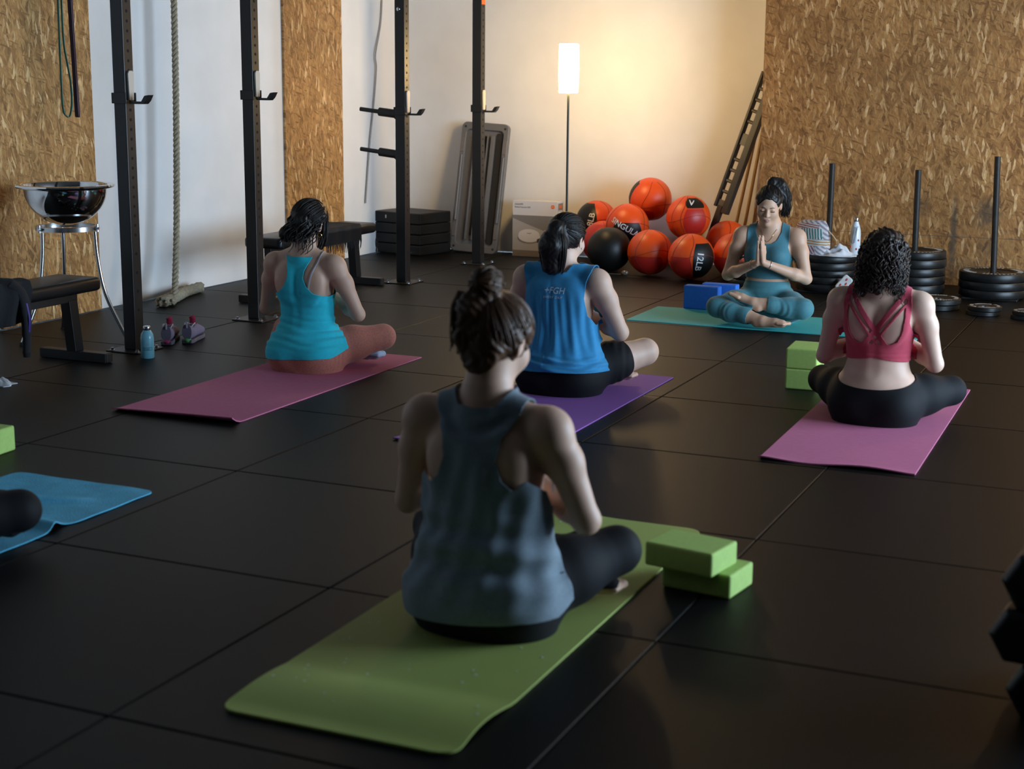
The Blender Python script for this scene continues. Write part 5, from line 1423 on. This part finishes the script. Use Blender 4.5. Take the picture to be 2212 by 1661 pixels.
class Hair:
    """hair cap field in head space plus combed strands"""
    def __init__(s, P, pad=.17, down=.30, h=.005):
        s.P = P; o = P.O
        s.f = Field(o + V3(-pad, -pad - .03, -down), o + V3(pad, pad - .02, pad + .05), h); s.mb = MB()
    def ell(s, p, r, k=.015, sub=False, R=None): s.f.ell(s.P.H(*p), r, k, s.P.R if R is None else s.P.R @ R, sub)
    def cap(s, a, b, ra, rb, k=.015): s.f.cap(s.P.H(*a), s.P.H(*b), ra, rb, k)
    def scalp(s, t=.008, fz=-.035, ear=True):
        s.ell((0, -.016, .030), (.0735 + t, .090 + t, .081 + t), .0)
        s.ell((0, .105, fz), (.075, .080, .085), .012, True)         # face opening
        for sx in (1, -1):
            if ear: s.ell((sx * .085, .004, -.018), (.022, .026, .035), .01, True)
    def strand(s, pts, r0, r1=None, n=5, world=False):
        Q = [V3(*p) if world else s.P.H(*p) for p in pts]
        Q = spline([tuple(q) for q in Q], 3 if len(pts) < 8 else 2)
        m = len(Q); r1 = r0 * .4 if r1 is None else r1
        s.mb.tube(Q, [r0 + (r1 - r0) * (i / (m - 1)) for i in range(m)], n)
    def comb(s, tie, count, seed, t=.0085, r=.0034, zmin=-.06, front=.062, fz=.075):
        """strands over the skull from the hairline to the tie point"""
        rg = random.Random(seed); C = V3(0, -.016, .030); ax = V3(.0735 + t, .090 + t, .081 + t)
        tt = (V3(*tie) - C) / ax; tt /= np.linalg.norm(tt)
        k = 0; tries = 0
        while k < count and tries < 9000:
            tries += 1
            d = V3(rg.gauss(0, 1), rg.gauss(0, 1), rg.gauss(0, 1)); d /= np.linalg.norm(d)
            p = C + ax * d
            if p[1] > front and p[2] < fz: continue
            if p[2] < zmin: continue
            if p[1] > .02 and p[2] < .03: continue
            if abs(p[0]) > .055 and -.04 < p[1] < .035 and p[2] < .020: continue
            om = math.acos(max(-1, min(1, d @ tt)))
            if om < .35: continue
            pts = []
            for q in range(7):
                w = q / 6 * .97
                e = (math.sin((1 - w) * om) * d + math.sin(w * om) * tt) / math.sin(om)
                pts.append(C + ax * e * (1 + .012 * math.sin(3 * w + k)))
            s.strand(pts, r * rg.uniform(.6, 1.1), r * .7); k += 1
    def build(s, m, noise=.0, seed=0, name='hair', freq=(70, 70, 25)):
        V, F = surface_nets(s.f.D, s.f.lo, s.f.h); V = relax(V, F, 2, .5)
        if noise:
            n = vnormals(V, F)
            d = np.sin(V[:, 0] * freq[0] + 3 * np.sin(V[:, 2] * freq[2])) * np.sin(V[:, 1] * freq[1] + 2 * np.cos(V[:, 2] * freq[2] + V[:, 0] * 40)) + .5 * np.sin(V[:, 0] * 190 + V[:, 1] * 150 + 5 * np.sin(V[:, 2] * 60))
            V = V + n * (noise * d)[:, None]
        T = np.concatenate([F[:, [0, 1, 2]], F[:, [0, 2, 3]]])
        if s.mb.v:
            b = len(V); V = np.concatenate([V, np.array([tuple(p) for p in s.mb.v])])
            tr = []
            for q in s.mb.f:
                for i in range(1, len(q) - 1): tr.append((q[0] + b, q[i] + b, q[i + 1] + b))
            T = np.concatenate([T, np.array(tr)])
        return np_mesh(name, V, T, m, s.P.root)

def blend_y(V, back, front, y0=-.012, w=.02):
    t = np.clip((V[:, 1] - y0) / w * .5 + .5, 0, 1)
    return back * (1 - t) + front * t
def place(cfg, loc, rz, label):
    P = Person(cfg); P.root = empty('person', loc, rz, label, 'person')
    V, F = P.mesh_body()
    np_mesh('body', V, F, cfg['skin'], P.root)
    return P
def torso_phi(P, V, a=.25, b=.215):
    out = (np.sqrt((V[:, 0] / a) ** 2 + (V[:, 1] / b) ** 2) - 1) * .18
    for Hp, K, A, T in P.legseg:
        d = K - Hp; L = np.linalg.norm(d); t = (V - Hp) @ d / L
        dist, _ = seg_d(V, Hp, K)
        out = np.maximum(out, np.where(dist < .14, t - .075, -1.0))
    return out
def arm_u(x, y): return .9 * np.maximum(np.abs(y + .012) - .015, 0) * np.clip((np.abs(x) - .115) / .03, 0, 1)
def smoothband(z, a, b, w=.02): return np.clip((z - a) / w, 0, 1) * np.clip((b - z) / w, 0, 1)
def mirror(pts): return pts + [(-x, z) for x, z in reversed(pts)]

Z0 = 0.006
# ======================================================= woman in turquoise racerback top
W1 = place(dict(skin=M_SKIN1, seat=0.0, hip=1.03, waist=1.0, knee=((.285, .275, .140), (-.285, .275, .140)), elbow=((.262, .05, .285), (-.262, .05, .285)),
                head=(.012, .030, .727), pitch=R_(-14), roll=R_(6), yaw=R_(-8)), (-4.03, 6.50, 0.0055), R_(2), 'woman in a turquoise racerback top and terracotta leggings seen from behind')
def legg(P, upto, top, off=.0035, marg=.012, wave=0.0, name='leggings', m=M_BLKL, disp=None):
    def reg(V):
        r = np.sqrt((V[:, 0] / .30) ** 2 + (np.where(V[:, 1] < .01, V[:, 1] - .01, (V[:, 1] - .01) * 1.3) / .26) ** 2) - 1
        pel = np.maximum(r * .15, V[:, 2] - top - wave * (V[:, 1]))
        arms = .004 - P.arm_phi(V, .05)
        return np.maximum(np.minimum(pel, np.maximum(P.leg_phi(V, 0, upto, marg), V[:, 2] - .26)), arms)
    V, T = P.garment(off, reg, None, disp, zr=(-.02, .32))
    return solidify(np_mesh(name, V, T, m, P.root), .002)
def hipfold(V):
    d = np.zeros(len(V))
    for sx in (1, -1):
        q = (V[:, 0] * sx - .13) * 0.8 + (V[:, 1] - .02) * 0.9
        d += .0022 * np.sin(q * 190) * np.exp(-(q / .035) ** 2) * np.exp(-((V[:, 2] - .10) / .06) ** 2)
    return d
legg(W1, (1.86, 1.86), .125, m=M_TERRA, disp=hipfold)
back = mirror([(0, .575), (.045, .572), (.075, .578), (.062, .548), (.046, .505), (.045, .470), (.062, .430), (.095, .398), (.150, .378), (.24, .372), (.26, .05), (.10, .050), (0, .050)])
front = mirror([(0, .475), (.05, .490), (.075, .565), (.100, .600), (.108, .57), (.105, .50), (.118, .44), (.150, .390), (.24, .372), (.26, .08), (.10, .08), (0, .08)])
def top1(V):
    x, y, z = V.T
    hem = .100 + .03 * np.clip(y / .1, -1, 1) + .012 * np.sin(6 * x)
    p = blend_y(V, poly_sd(back, x, z), poly_sd(front, x, z))
    return np.maximum(np.maximum(np.maximum(p, hem - z), .012 - W1.arm_phi(V, .047)), torso_phi(W1, V))
def ruch(V):
    x, y, z = V.T
    side = np.clip(np.abs(x) / .13, 0, 1)
    a = np.sin(z * 165 + 2.2 * np.sin(x * 16) + 1.5 * np.sin(y * 14)) * smoothband(z, .10, .30, .05) * (.0016 + .0024 * side ** 2)
    b = np.sin(z * 260 + 4 * x) * smoothband(z, .12, .26, .03) * .0014 * side
    return a + b + .0018 * np.sin(z * 95 + 9 * x) * smoothband(z, .30, .42, .04)
V, T = W1.garment(.0075, top1, None, ruch)
t1 = solidify(np_mesh('tank_top', V, T, M_AQUA, W1.root), .003)
def trim_tube(P, pts, r, name, m, par, proj=.006, n=6, flat=1.0):
    """tube laid over the body surface: points are pushed onto the skin along -y / outward"""
    D, lo, h = P.f.D, P.f.lo, P.f.h
    out = []
    for p in [np.array(tuple(q)) for q in spline(pts, 6)]:
        for _ in range(12):
            i = np.clip(((p - lo) / h), 1, np.array(D.shape) - 3); j = i.astype(int); fr = i - j
            def samp(q):
                q = np.clip((q - lo) / h, 0, np.array(D.shape) - 2.001); a = q.astype(int); t = q - a
                c = D[a[0]:a[0] + 2, a[1]:a[1] + 2, a[2]:a[2] + 2].astype(float)
                c = c[0] * (1 - t[0]) + c[1] * t[0]; c = c[0] * (1 - t[1]) + c[1] * t[1]; return c[0] * (1 - t[2]) + c[1] * t[2]
            d = samp(p); g = np.array([samp(p + e) - samp(p - e) for e in np.eye(3) * h]) / (2 * h)
            n_ = np.linalg.norm(g)
            if n_ < 1e-6: break
            p = p - g / n_ * (d - proj) * .8
            if abs(d - proj) < 2e-4: break
        out.append(tuple(p))
    return MB().tube(out, r, n, flat=flat).build(name, m, par, smooth=60)
trim_tube(W1, [(.108, -.02, .585), (.098, -.09, .53), (.080, -.10, .47), (.066, -.10, .40)], .0052, 'bra_strap', M_STRAP, W1.root, .0035, flat=.4)
h1 = Hair(W1); h1.scalp(.010)
h1.ell((-.006, -.085, -.03), (.066, .045, .075), .03); h1.ell((-.040, -.105, -.075), (.042, .038, .040), .02)
rg = random.Random(5)
h1.comb((-.03, -.11, -.06), 230, 3, .013, .0030, zmin=-.09)
for k in range(70):
    a0 = rg.uniform(-2.6, .1); r0 = rg.uniform(.05, .088); x0, y0 = r0 * math.cos(a0) * .95, -.03 + r0 * math.sin(a0)
    z0 = rg.uniform(-.02, .04); L = rg.uniform(.08, .15); ph = rg.uniform(0, 6)
    h1.strand([(x0 + .010 * math.sin(ph + 2.2 * q), y0 - .012 * q + .010 * math.cos(ph + 2.0 * q), z0 - L * q / 4) for q in range(5)], .005, .0015)
for k in range(26):      # loose lock on the right
    ph = rg.uniform(0, 6); x0 = rg.uniform(.066, .088); y0 = rg.uniform(-.01, .04)
    h1.strand([(x0, y0, .03), (x0 + .010 * math.sin(ph), y0 + .006, -.03), (x0 + .004 + .010 * math.sin(ph + 2), y0 + .004, -.085), (x0 - .002 + .010 * math.sin(ph + 4), y0 - .004, -.135)], .0042, .001)
for k in range(45):      # low messy bun
    a = rg.uniform(0, 6.28); b = rg.uniform(0, 6.28); c_ = V3(-.042, -.108, -.075)
    pts = [tuple(c_ + .040 * V3(math.cos(a + q * .7) * math.cos(b), math.sin(a + q * .7), math.cos(a + q * .7) * math.sin(b))) for q in range(6)]
    h1.strand(pts, .0045, .002)
h1.build(M_HAIRK, .003)
MB().lathe([(.0085, -.001), (.0098, 0), (.0085, .001), (.0085, -.001)], 20, M=Matrix.Rotation(PI / 2, 3, 'X') @ Matrix.Rotation(.5, 3, 'Y'), c=tuple(W1.H(.080, -.012, -.048))).build('earring', mat('gold', (0.8, 0.55, 0.22), 0.25, 1.0), W1.root, smooth=60)
MB().tube([tuple(W1.armseg[0][2] + .93 * (W1.armseg[0][1] - W1.armseg[0][2]) * .18 + V3(.028 * math.cos(a) * .6, .028 * math.sin(a), .028 * math.cos(a) * .8)) for a in [2 * PI * i / 24 for i in range(24)]], .0035, 6, closed=True).build('bracelet', M_BLACKPL, W1.root, smooth=60)
solidify(np_mesh('sock', *W1.garment(.004, lambda V: np.minimum(*[np.maximum(seg_d(V, A + (T - A) * .02, T)[0] - .058, V[:, 2] - .12) for Hp, K, A, T in W1.legseg]), zr=(-.02, .2)), mat('pale_blue_sock', (0.42, 0.52, 0.66), 0.9), W1.root), .002)

# ======================================================= woman in loose blue shirt
W2 = place(dict(skin=M_SKIN2, seat=0.0, hip=1.10, waist=1.06, chest=1.05, arm=1.14, leg=1.05, sh=.178, knee=((.315, .285, .165), (-.315, .285, .165)), elbow=((.270, .055, .290), (-.270, .055, .290)),
                head=(.012, .022, .715), pitch=R_(-6), roll=R_(3), yaw=R_(-6)), (-2.675, 6.56, 0.0055), R_(0), 'woman in a loose blue shirt and black shorts seen from behind')
legg(W2, (.66, .66), .135, name='shorts', off=.006, m=M_BLKL, disp=lambda V: .0014 * np.sin(V[:, 0] * 150 + V[:, 1] * 60) * smoothband(V[:, 1], .06, .30, .03))
back = mirror([(0, .570), (.05, .573), (.075, .610), (.172, .610), (.168, .545), (.150, .48), (.145, .40), (.155, .335), (.26, .315), (.28, -.3), (0, -.3)])
front = mirror([(0, .50), (.05, .52), (.078, .610), (.172, .610), (.168, .55), (.150, .48), (.145, .40), (.155, .335), (.26, .315), (.28, -.3), (0, -.3)])
def top2(V):
    x, y, z = V.T; hem = .112 + .02 * np.sin(7 * x + 1) * .4
    ze = z - arm_u(x, y)
    p = blend_y(V, poly_sd(back, x, ze), poly_sd(front, x, ze))
    return np.maximum.reduce([p, hem - z, np.where(z > .33, .002, .012) - W2.arm_phi(V, np.where(z > .42, .020, .056), .058), torso_phi(W2, V, .28, .24), W2.tor(V) - .064])
def loose2(g):
    tab = [(.09, .0, .200, .166), (.125, -.006, .206, .170), (.155, -.006, .202, .164), (.20, .0, .182, .142), (.30, .0, .164, .122), (.40, -.002, .164, .118), (.48, -.008, .160, .102), (.54, -.012, .120, .070), (.565, -.012, .07, .05)]
    g.put(loft_fn(tab), (-.22, -.18, .09), (.22, .18, .56), .012)
def folds2(V):
    x, y, z = V.T; th = np.arctan2(x, -y)
    v = np.sin(th * 11 + 5 * (z - .3) * np.sign(x + .02) + 1.2 * np.sin(z * 12)) * smoothband(z, .13, .56, .09) * (.004 + .003 * np.sin(z * 8 + 1))
    v2 = .0022 * np.sin(th * 23 + 14 * z) * smoothband(z, .16, .5, .08)
    b = (.0045 * np.sin(z * 150 + 2.5 * np.sin(th * 3)) + .002 * np.sin(z * 260 + 5 * th)) * smoothband(z, .10, .20, .025)
    return v + v2 + b
V, T = W2.garment(.013, top2, loose2, folds2, 3)
t2 = solidify(np_mesh('sleeveless_shirt', V, T, M_BLUET, W2.root), .003)
# printed lettering on the shirt back
def surf_text(P, body, size, cx, cz, m, name, off, parent, shear=.2, extra=None, space=1.0):
    """flat text pressed onto the back of a garment by sampling the garment mesh vertices"""
    o = text_obj(name, body, size, m, parent, Matrix.Identity(4), 0.0, 'CENTER', shear=shear, space=space, bold=size * .012)
    bm = bmesh.new(); bm.from_mesh(o.data); bmesh.ops.triangulate(bm, faces=bm.faces)
    bmesh.ops.subdivide_edges(bm, edges=[e for e in bm.edges if e.calc_length() > size * .25], cuts=1); bm.to_mesh(o.data); bm.free()
    GV = extra; bk = GV[GV[:, 1] < -.02]
    for v in o.data.vertices:
        X, Z_ = cx + v.co.x, cz + v.co.y
        d2 = (bk[:, 0] - X) ** 2 + (bk[:, 2] - Z_) ** 2
        i = np.argsort(d2)[:6]; w = 1 / (d2[i] + 1e-6)
        yy = (bk[i, 1] * w).sum() / w.sum()
        v.co = Vector((X, yy - off, Z_))
    return o
M_SHPR = mat('pale_shirt_print', (0.55, 0.66, 0.78), 0.6)
surf_text(W2, '+FGH', .040, .010, .478, M_SHPR, 'shirt_print', .0035, t2, .15, V, 1.0)
surf_text(W2, 'EVERY DAY', .0155, .004, .455, M_SHPR, 'shirt_print', .0035, t2, .15, V, 1.2)
h2 = Hair(W2); h2.scalp(.011); h2.comb((0, -.116, .055), 320, 11, .0125, .0022, zmin=-.085)
h2.ell((0, -.125, .045), (.022, .020, .020), .02)
rg = random.Random(8)
h2.cap((0, -.125, .048), (-.003, -.130, -.030), .036, .060, .03); h2.cap((-.003, -.130, -.03), (-.004, -.112, -.120), .060, .050, .03)
for k in range(260):
    a = rg.uniform(0, 6.28); r = math.sqrt(rg.random()); ex, ey = r * math.cos(a), r * math.sin(a)
    L = rg.uniform(.86, 1.08)
    pts = [(ex * .012, -.118 + ey * .010, .048), (ex * .050, -.136 + ey * .032, .022), (ex * .070, -.136 + ey * .045, -.035 * L), (ex * .066, -.122 + ey * .042, -.095 * L), (ex * .052, -.108 + ey * .030, -.150 * L)]
    h2.strand(pts, .0034, .001)
h2.build(M_HAIRK, .0015, freq=(120, 120, 8))
MB().sphere(tuple(W2.H(.083, -.006, -.036)), .004, 10, 8).build('earring', M_BOLT, W2.root, smooth=60)

# ======================================================= woman in red sports bra
W3 = place(dict(skin=M_SKIN2, seat=0.0, hip=1.02, waist=.99, chest=.99, knee=((.285, .215, .118), (-.280, .215, .118)), ankle=((-.10, .36, .055), (.11, .24, .085)), toe=((-.25, .40, .05), (.245, .235, .150)),
                elbow=((.238, .03, .262), (-.238, .03, .262)), head=(.0, .034, .697), shz=.520, pitch=R_(-16)), (-1.208, 6.575, 0.0055), R_(0), 'woman in a red crossed-strap sports bra and black leggings seen from behind')
legg(W3, (1.80, 1.80), .195, m=M_BLKL, wave=.25)
MB().box((0, 0, 0), (.034, .003, .011)).build('legging_logo', mat('grey_print', (0.25, 0.25, 0.26), 0.5), W3.root, loc=(-.243, .150, .155), rot=(R_(20), R_(-55), R_(35))) 
def band_sd(x, z, a, b, w): 
    a, b = np.array(a), np.array(b); d = b - a; px, pz = x - a[0], z - a[1]; t = np.clip((px * d[0] + pz * d[1]) / (d @ d), 0, 1)
    return np.hypot(px - t * d[0], pz - t * d[1]) - w
fr3 = mirror([(0, .46), (.05, .475), (.088, .56), (.088, .62), (.128, .62), (.126, .55), (.126, .47), (.150, .395), (.25, .37), (.25, .275), (0, .275)])
def top3(V):
    x, y, z = V.T; ax = np.abs(x)
    lowb = poly_sd(mirror([(0, .345), (.03, .352), (.065, .350), (.092, .362), (.112, .40), (.122, .47), (.118, .56), (.088, .62), (.128, .62), (.143, .52), (.140, .45), (.150, .395), (.25, .375), (.25, .258), (.15, .268), (0, .290)]), x, z)
    st = np.minimum(np.minimum(band_sd(x, z, (.112, .565), (-.045, .345), .0105), band_sd(x, z, (-.112, .565), (.045, .345), .0105)),
                    np.minimum(band_sd(x, z, (.118, .52), (-.018, .335), .0048), band_sd(x, z, (-.118, .52), (.018, .335), .0048)))
    bk = np.minimum(lowb, st)
    p = blend_y(V, bk, poly_sd(fr3, x, z), -.012, .012)
    return np.maximum(p, W3.tor(V) - .020)
V, T = W3.garment(.0045, top3, None, lambda V: .0010 * np.sin(V[:, 2] * 300) * smoothband(V[:, 2], .26, .32, .01))
t3 = solidify(np_mesh('sports_bra', V, T, M_REDB, W3.root), .003)
h3 = Hair(W3, .19, .33); h3.scalp(.022, ear=False)
h3.ell((0, -.060, -.030), (.098, .072, .100), .03); h3.cap((.060, -.030, -.06), (.062, -.035, -.14), .036, .026, .03); h3.cap((-.060, -.030, -.06), (-.066, -.040, -.15), .038, .028, .03); h3.cap((0, -.08, -.06), (-.01, -.085, -.135), .05, .03, .03)
rg = random.Random(15)
h3.comb((0, -.10, .06), 90, 4, .018, .0045, zmin=.0)
for k in range(330):      # curly shoulder-length locks
    a0 = rg.uniform(-3.35, .20); x0, y0 = .100 * math.cos(a0), -.028 + .102 * math.sin(a0); z0 = rg.uniform(-.06, .075)
    sc_ = math.sqrt(max(.15, 1 - (max(0, z0 - .02) / .095) ** 2)); x0 *= sc_; y0 = -.028 + (y0 + .028) * sc_
    L = rg.uniform(.07, .15) if z0 < .02 else rg.uniform(.12, .22); ph = rg.uniform(0, 6.28); tn = rg.uniform(2.0, 3.2) * (1 if k % 2 else -1); rr = rg.uniform(.006, .012)
    flare = rg.uniform(.0, .03)
    pts = []
    for q in range(9):
        w = q / 8; zz = z0 - L * w; out = 1 + flare * math.sin(w * 2.2) * 4 * (.6 if zz > -.1 else .4)
        pts.append((x0 * out + rr * math.cos(ph + tn * q * .7), y0 * 1.0 * out + rr * math.sin(ph + tn * q * .7) - .010 * w, zz))
    h3.strand(pts, .0042, .0012, 4)
h3.build(M_HAIRD, .005, freq=(95, 95, 60))
trim = MB().box((0, 0, 0), (.030, .006, .010)).build('hair_clip', M_BLACKPL, W3.root, bevel=.002, loc=tuple(W3.H(.012, -.118, .062)), rot=(R_(-30), 0, R_(8)))

# ======================================================= woman in grey top in the foreground
W4 = place(dict(skin=M_SKIN1, seat=0.0, hip=1.06, waist=1.04, chest=1.03, arm=1.04, sh=.174, shz=.535, knee=((.262, .250, .160), (-.275, .25, .16)), elbow=((.255, .040, .298), (-.250, .040, .292)),
                head=(.010, .036, .738), pitch=R_(-16), roll=R_(3), yaw=R_(-10)), (-1.668, 3.585, 0.0065), R_(0), 'woman in a grey tank top with a messy bun seen from behind in the foreground')
W4.root.scale = (1.045,) * 3
legg(W4, (1.86, 1.86), .085, m=M_BLKL)
back = mirror([(0, .588), (.05, .592), (.078, .630), (.128, .630), (.112, .572), (.082, .52), (.070, .465), (.085, .415), (.115, .390), (.155, .380), (.27, .375), (.30, -.3), (0, -.3)])
front = mirror([(0, .49), (.05, .51), (.076, .630), (.128, .630), (.116, .56), (.108, .48), (.120, .42), (.155, .385), (.27, .375), (.30, -.3), (0, -.3)])
def top4(V):
    x, y, z = V.T; hem = .052 + .045 * np.clip((y + .05) / .12, 0, 1) + .012 * np.clip(x / .15, -1, 1)
    ze = z - arm_u(x, y) * .6
    p = blend_y(V, poly_sd(back, x, ze), poly_sd(front, x, ze))
    return np.maximum.reduce([p, hem - z, .012 - W4.arm_phi(V, .054, .050), torso_phi(W4, V, .29, .25), W4.tor(V) - .055])
def loose4(g):
    tab = [(.02, .0, .205, .162), (.05, -.004, .213, .168), (.10, -.006, .212, .168), (.16, -.004, .192, .148), (.205, .0, .172, .128), (.235, .0, .178, .132), (.27, .0, .163, .118), (.34, .0, .160, .114), (.40, -.002, .162, .112), (.47, -.010, .152, .100), (.52, -.012, .128, .078), (.56, -.012, .08, .056)]
    g.put(loft_fn(tab), (-.22, -.18, .02), (.22, .18, .56), .012)
def folds4(V):
    x, y, z = V.T; th = np.arctan2(x, -y)
    big = .008 * np.sin((z - .02 * np.cos(th * 1.5) - .04 * x) * 62 + .5) * smoothband(z, .13, .33, .06)
    dr = .004 * np.sin(th * 7 + 16 * z) * smoothband(z, .30, .55, .06) + .0026 * np.sin(th * 13 - 22 * z + 1) * smoothband(z, .06, .5, .06)
    cow = .004 * np.sin(np.sqrt(x ** 2 + (z - .62) ** 2) * 120) * smoothband(z, .49, .58, .03) * (y < 0)
    side = .003 * np.sin(z * 90 + 12 * x) * np.clip(np.abs(x) / .16, 0, 1) ** 2 * smoothband(z, .08, .36, .05)
    return big + dr + cow + side
V, T = W4.garment(.010, top4, loose4, folds4, 3)
solidify(np_mesh('tank_top', V, T, M_GREYT, W4.root), .003)
h4 = Hair(W4, .19, .26); h4.scalp(.013); h4.ell((0, -.072, -.035), (.058, .030, .060), .03); h4.comb((-.006, -.080, .115), 340, 21, .014, .0027, zmin=-.09)
h4.ell((-.010, -.088, .128), (.040, .038, .042), .02); h4.ell((-.034, -.100, .06), (.038, .034, .045), .03); h4.cap((-.035, -.105, .05), (-.048, -.10, -.02), .030, .018, .02)
rg = random.Random(33)
for k in range(110):
    a = rg.uniform(0, 6.28); b = rg.uniform(0, 6.28); rr = rg.uniform(.032, .046); c_ = V3(-.012, -.088, .130)
    h4.strand([tuple(c_ + rr * V3(math.cos(a + q * .65) * math.cos(b), math.sin(a + q * .65), math.cos(a + q * .65) * math.sin(b))) for q in range(6)], .0042, .0015)
for k in range(80):
    ph = rg.uniform(0, 6.28); x0 = rg.uniform(-.066, -.012); L = rg.uniform(.08, .16)
    h4.strand([(x0 + .5 * (x0 + .035) * q * .1 + .008 * math.sin(ph + q * 1.3), -.105 - .014 * math.sin(q) + rg.uniform(-.012, .012), .10 - L * q / 4) for q in range(5)], .0042, .001)
h4.build(M_HAIRB, .003)

# ======================================================= instructor in petrol set facing the class
W5 = place(dict(skin=M_SKIN3, seat=0.0, h=.0042, hip=1.0, waist=.98, chest=1.0, bust=1.0, knee=((.262, .235, .105), (-.262, .215, .120)), ankle=((-.045, .345, .050), (.030, .270, .148)),
                toe=((-.205, .375, .045), (.175, .260, .200)), elbow=((.245, .035, .280), (-.245, .035, .280)), hand=(.008, .208, .385), head=(.006, .036, .722), face=True, pitch=R_(-19), roll=R_(-4), yaw=R_(9)),
           (-2.352, 9.06, 0.0055), R_(184), 'instructor in a petrol blue crop top and leggings facing the class with palms together')
W5.root.scale = (.975,) * 3
legg(W5, (1.72, 1.72), .258, m=M_TEALD, off=.0035, disp=lambda V: .0014 * np.sin(V[:, 2] * 170 + 6 * V[:, 0]) * smoothband(V[:, 2], .15, .26, .02) + hipfold(V))
back = mirror([(0, .50), (.05, .51), (.078, .56), (.078, .63), (.122, .63), (.122, .55), (.118, .47), (.150, .395), (.25, .38), (.25, .275), (0, .275)])
front = mirror([(0, .487), (.03, .490), (.058, .510), (.080, .56), (.082, .63), (.126, .63), (.130, .55), (.128, .47), (.152, .395), (.25, .38), (.25, .275), (0, .275)])
def top5(V):
    x, y, z = V.T
    return np.maximum(blend_y(V, poly_sd(back, x, z), poly_sd(front, x, z)), W5.tor(V) - .020)
V, T = W5.garment(.0045, top5, None, lambda V: .0012 * np.sin(V[:, 2] * 150 + 10 * V[:, 0]) * smoothband(V[:, 2], .27, .34, .02))
solidify(np_mesh('crop_top', V, T, M_TEALK, W5.root), .003)
h5 = Hair(W5, .19, .26); h5.scalp(.006, -.012); h5.comb((0, -.085, .098), 280, 41, .0075, .0021, zmin=-.085, front=.048, fz=.092)
h5.ell((0, -.092, .105), (.026, .026, .026), .02); h5.cap((-.01, -.10, .115), (-.06, -.10, .095), .032, .034, .02); h5.cap((-.06, -.10, .095), (-.098, -.075, .0), .034, .022, .02)
rg = random.Random(51)
for k in range(120):
    ph = rg.uniform(0, 6.28); ex, ey = rg.uniform(-1, 1), rg.uniform(-1, 1); L = rg.uniform(.8, 1.15)
    pts = [(ex * .012, -.09 + ey * .012, .115), (-.025 + ex * .028, -.110 + ey * .02, .132), (-.066 + ex * .032, -.10 + ey * .026, .095), (-.096 + ex * .028 + .010 * math.sin(ph), -.088 + ey * .024, .035 * L), (-.106 + ex * .024 + .012 * math.sin(ph + 1.5), -.072 + ey * .022, -.03 * L), (-.100 + ex * .022 + .014 * math.sin(ph + 3), -.058 + ey * .02, -.085 * L)]
    h5.strand(pts, .0042, .001)
h5.build(M_HAIRK, .002)
# face details: brows, lash lines, lips
M_BROW = mat('brow_hair', (0.02, 0.012, 0.008), 0.8); M_LIP = mat('lip', (0.40, 0.19, 0.15), 0.45)
for sx in (1, -1):
    trim_tube(W5, [tuple(W5.H(sx * .014, .092, .0175)), tuple(W5.H(sx * .030, .088, .0225)), tuple(W5.H(sx * .047, .074, .0165))], [.0024] * 4 + [.0034] * 5 + [.0018] * 4, 'eyebrow', M_BROW, W5.root, .0008, flat=.6)
    trim_tube(W5, [tuple(W5.H(sx * .019, .088, -.0048)), tuple(W5.H(sx * .031, .090, -.0078)), tuple(W5.H(sx * .044, .082, -.0042))], .0018, 'eyelash_line', M_BROW, W5.root, .0008)
np_mesh('lips', *W5.garment(.0007, lambda V: ell_d(V[:, 0], V[:, 1], V[:, 2], W5.H(0, .092, -.063), np.array((.0215, .012, .0105)), W5.R), zr=(.58, .74)), M_LIP, W5.root)
# bracelets and necklace
for i, r in ((0, .0285), (1, .0275)):
    S, E, Wr = W5.armseg[i]; ax = (E - Wr) / np.linalg.norm(E - Wr); c0 = Wr + ax * .035
    u, w = frame_from(Vector(ax)); 
    MB().tube([Vector(c0) + u * r * math.cos(a) + w * r * math.sin(a) for a in [2 * PI * q / 24 for q in range(24)]], .0018, 6, closed=True).build('bracelet', M_STEEL, W5.root, smooth=60)
trim_tube(W5, [(-.048, .03, .575), (-.03, .07, .535), (0, .09, .512), (.03, .07, .535), (.048, .03, .575)], .0012, 'necklace', mat('gold_chain', (0.8, 0.55, 0.22), 0.25, 1.0), W5.root, .001)

# ======================================================= sixth person, mostly outside the left edge
W6 = place(dict(skin=M_SKIN1, seat=0.0, h=.0065, knee=((.300, .265, .120), (-.300, .265, .130))), (-3.565, 3.30, 0.0065), R_(0), 'person in black leggings, only a knee in view at the left edge')
legg(W6, (1.9, 1.9), .19, m=M_BLKL)
np_mesh('shirt', *W6.garment(.006, lambda V: np.maximum(np.maximum(blend_y(V, poly_sd(back, V[:, 0], V[:, 2] ), poly_sd(front, V[:, 0], V[:, 2])), .10 - V[:, 2]), .010 - W6.arm_phi(V, .038)), None, None), M_DARKC, W6.root)
h6 = Hair(W6, h=.006); h6.scalp(.010); h6.comb((0, -.10, .04), 90, 2, .012, .004); h6.ell((0, -.12, .04), (.035, .035, .035), .02); h6.build(M_HAIRD, .002)
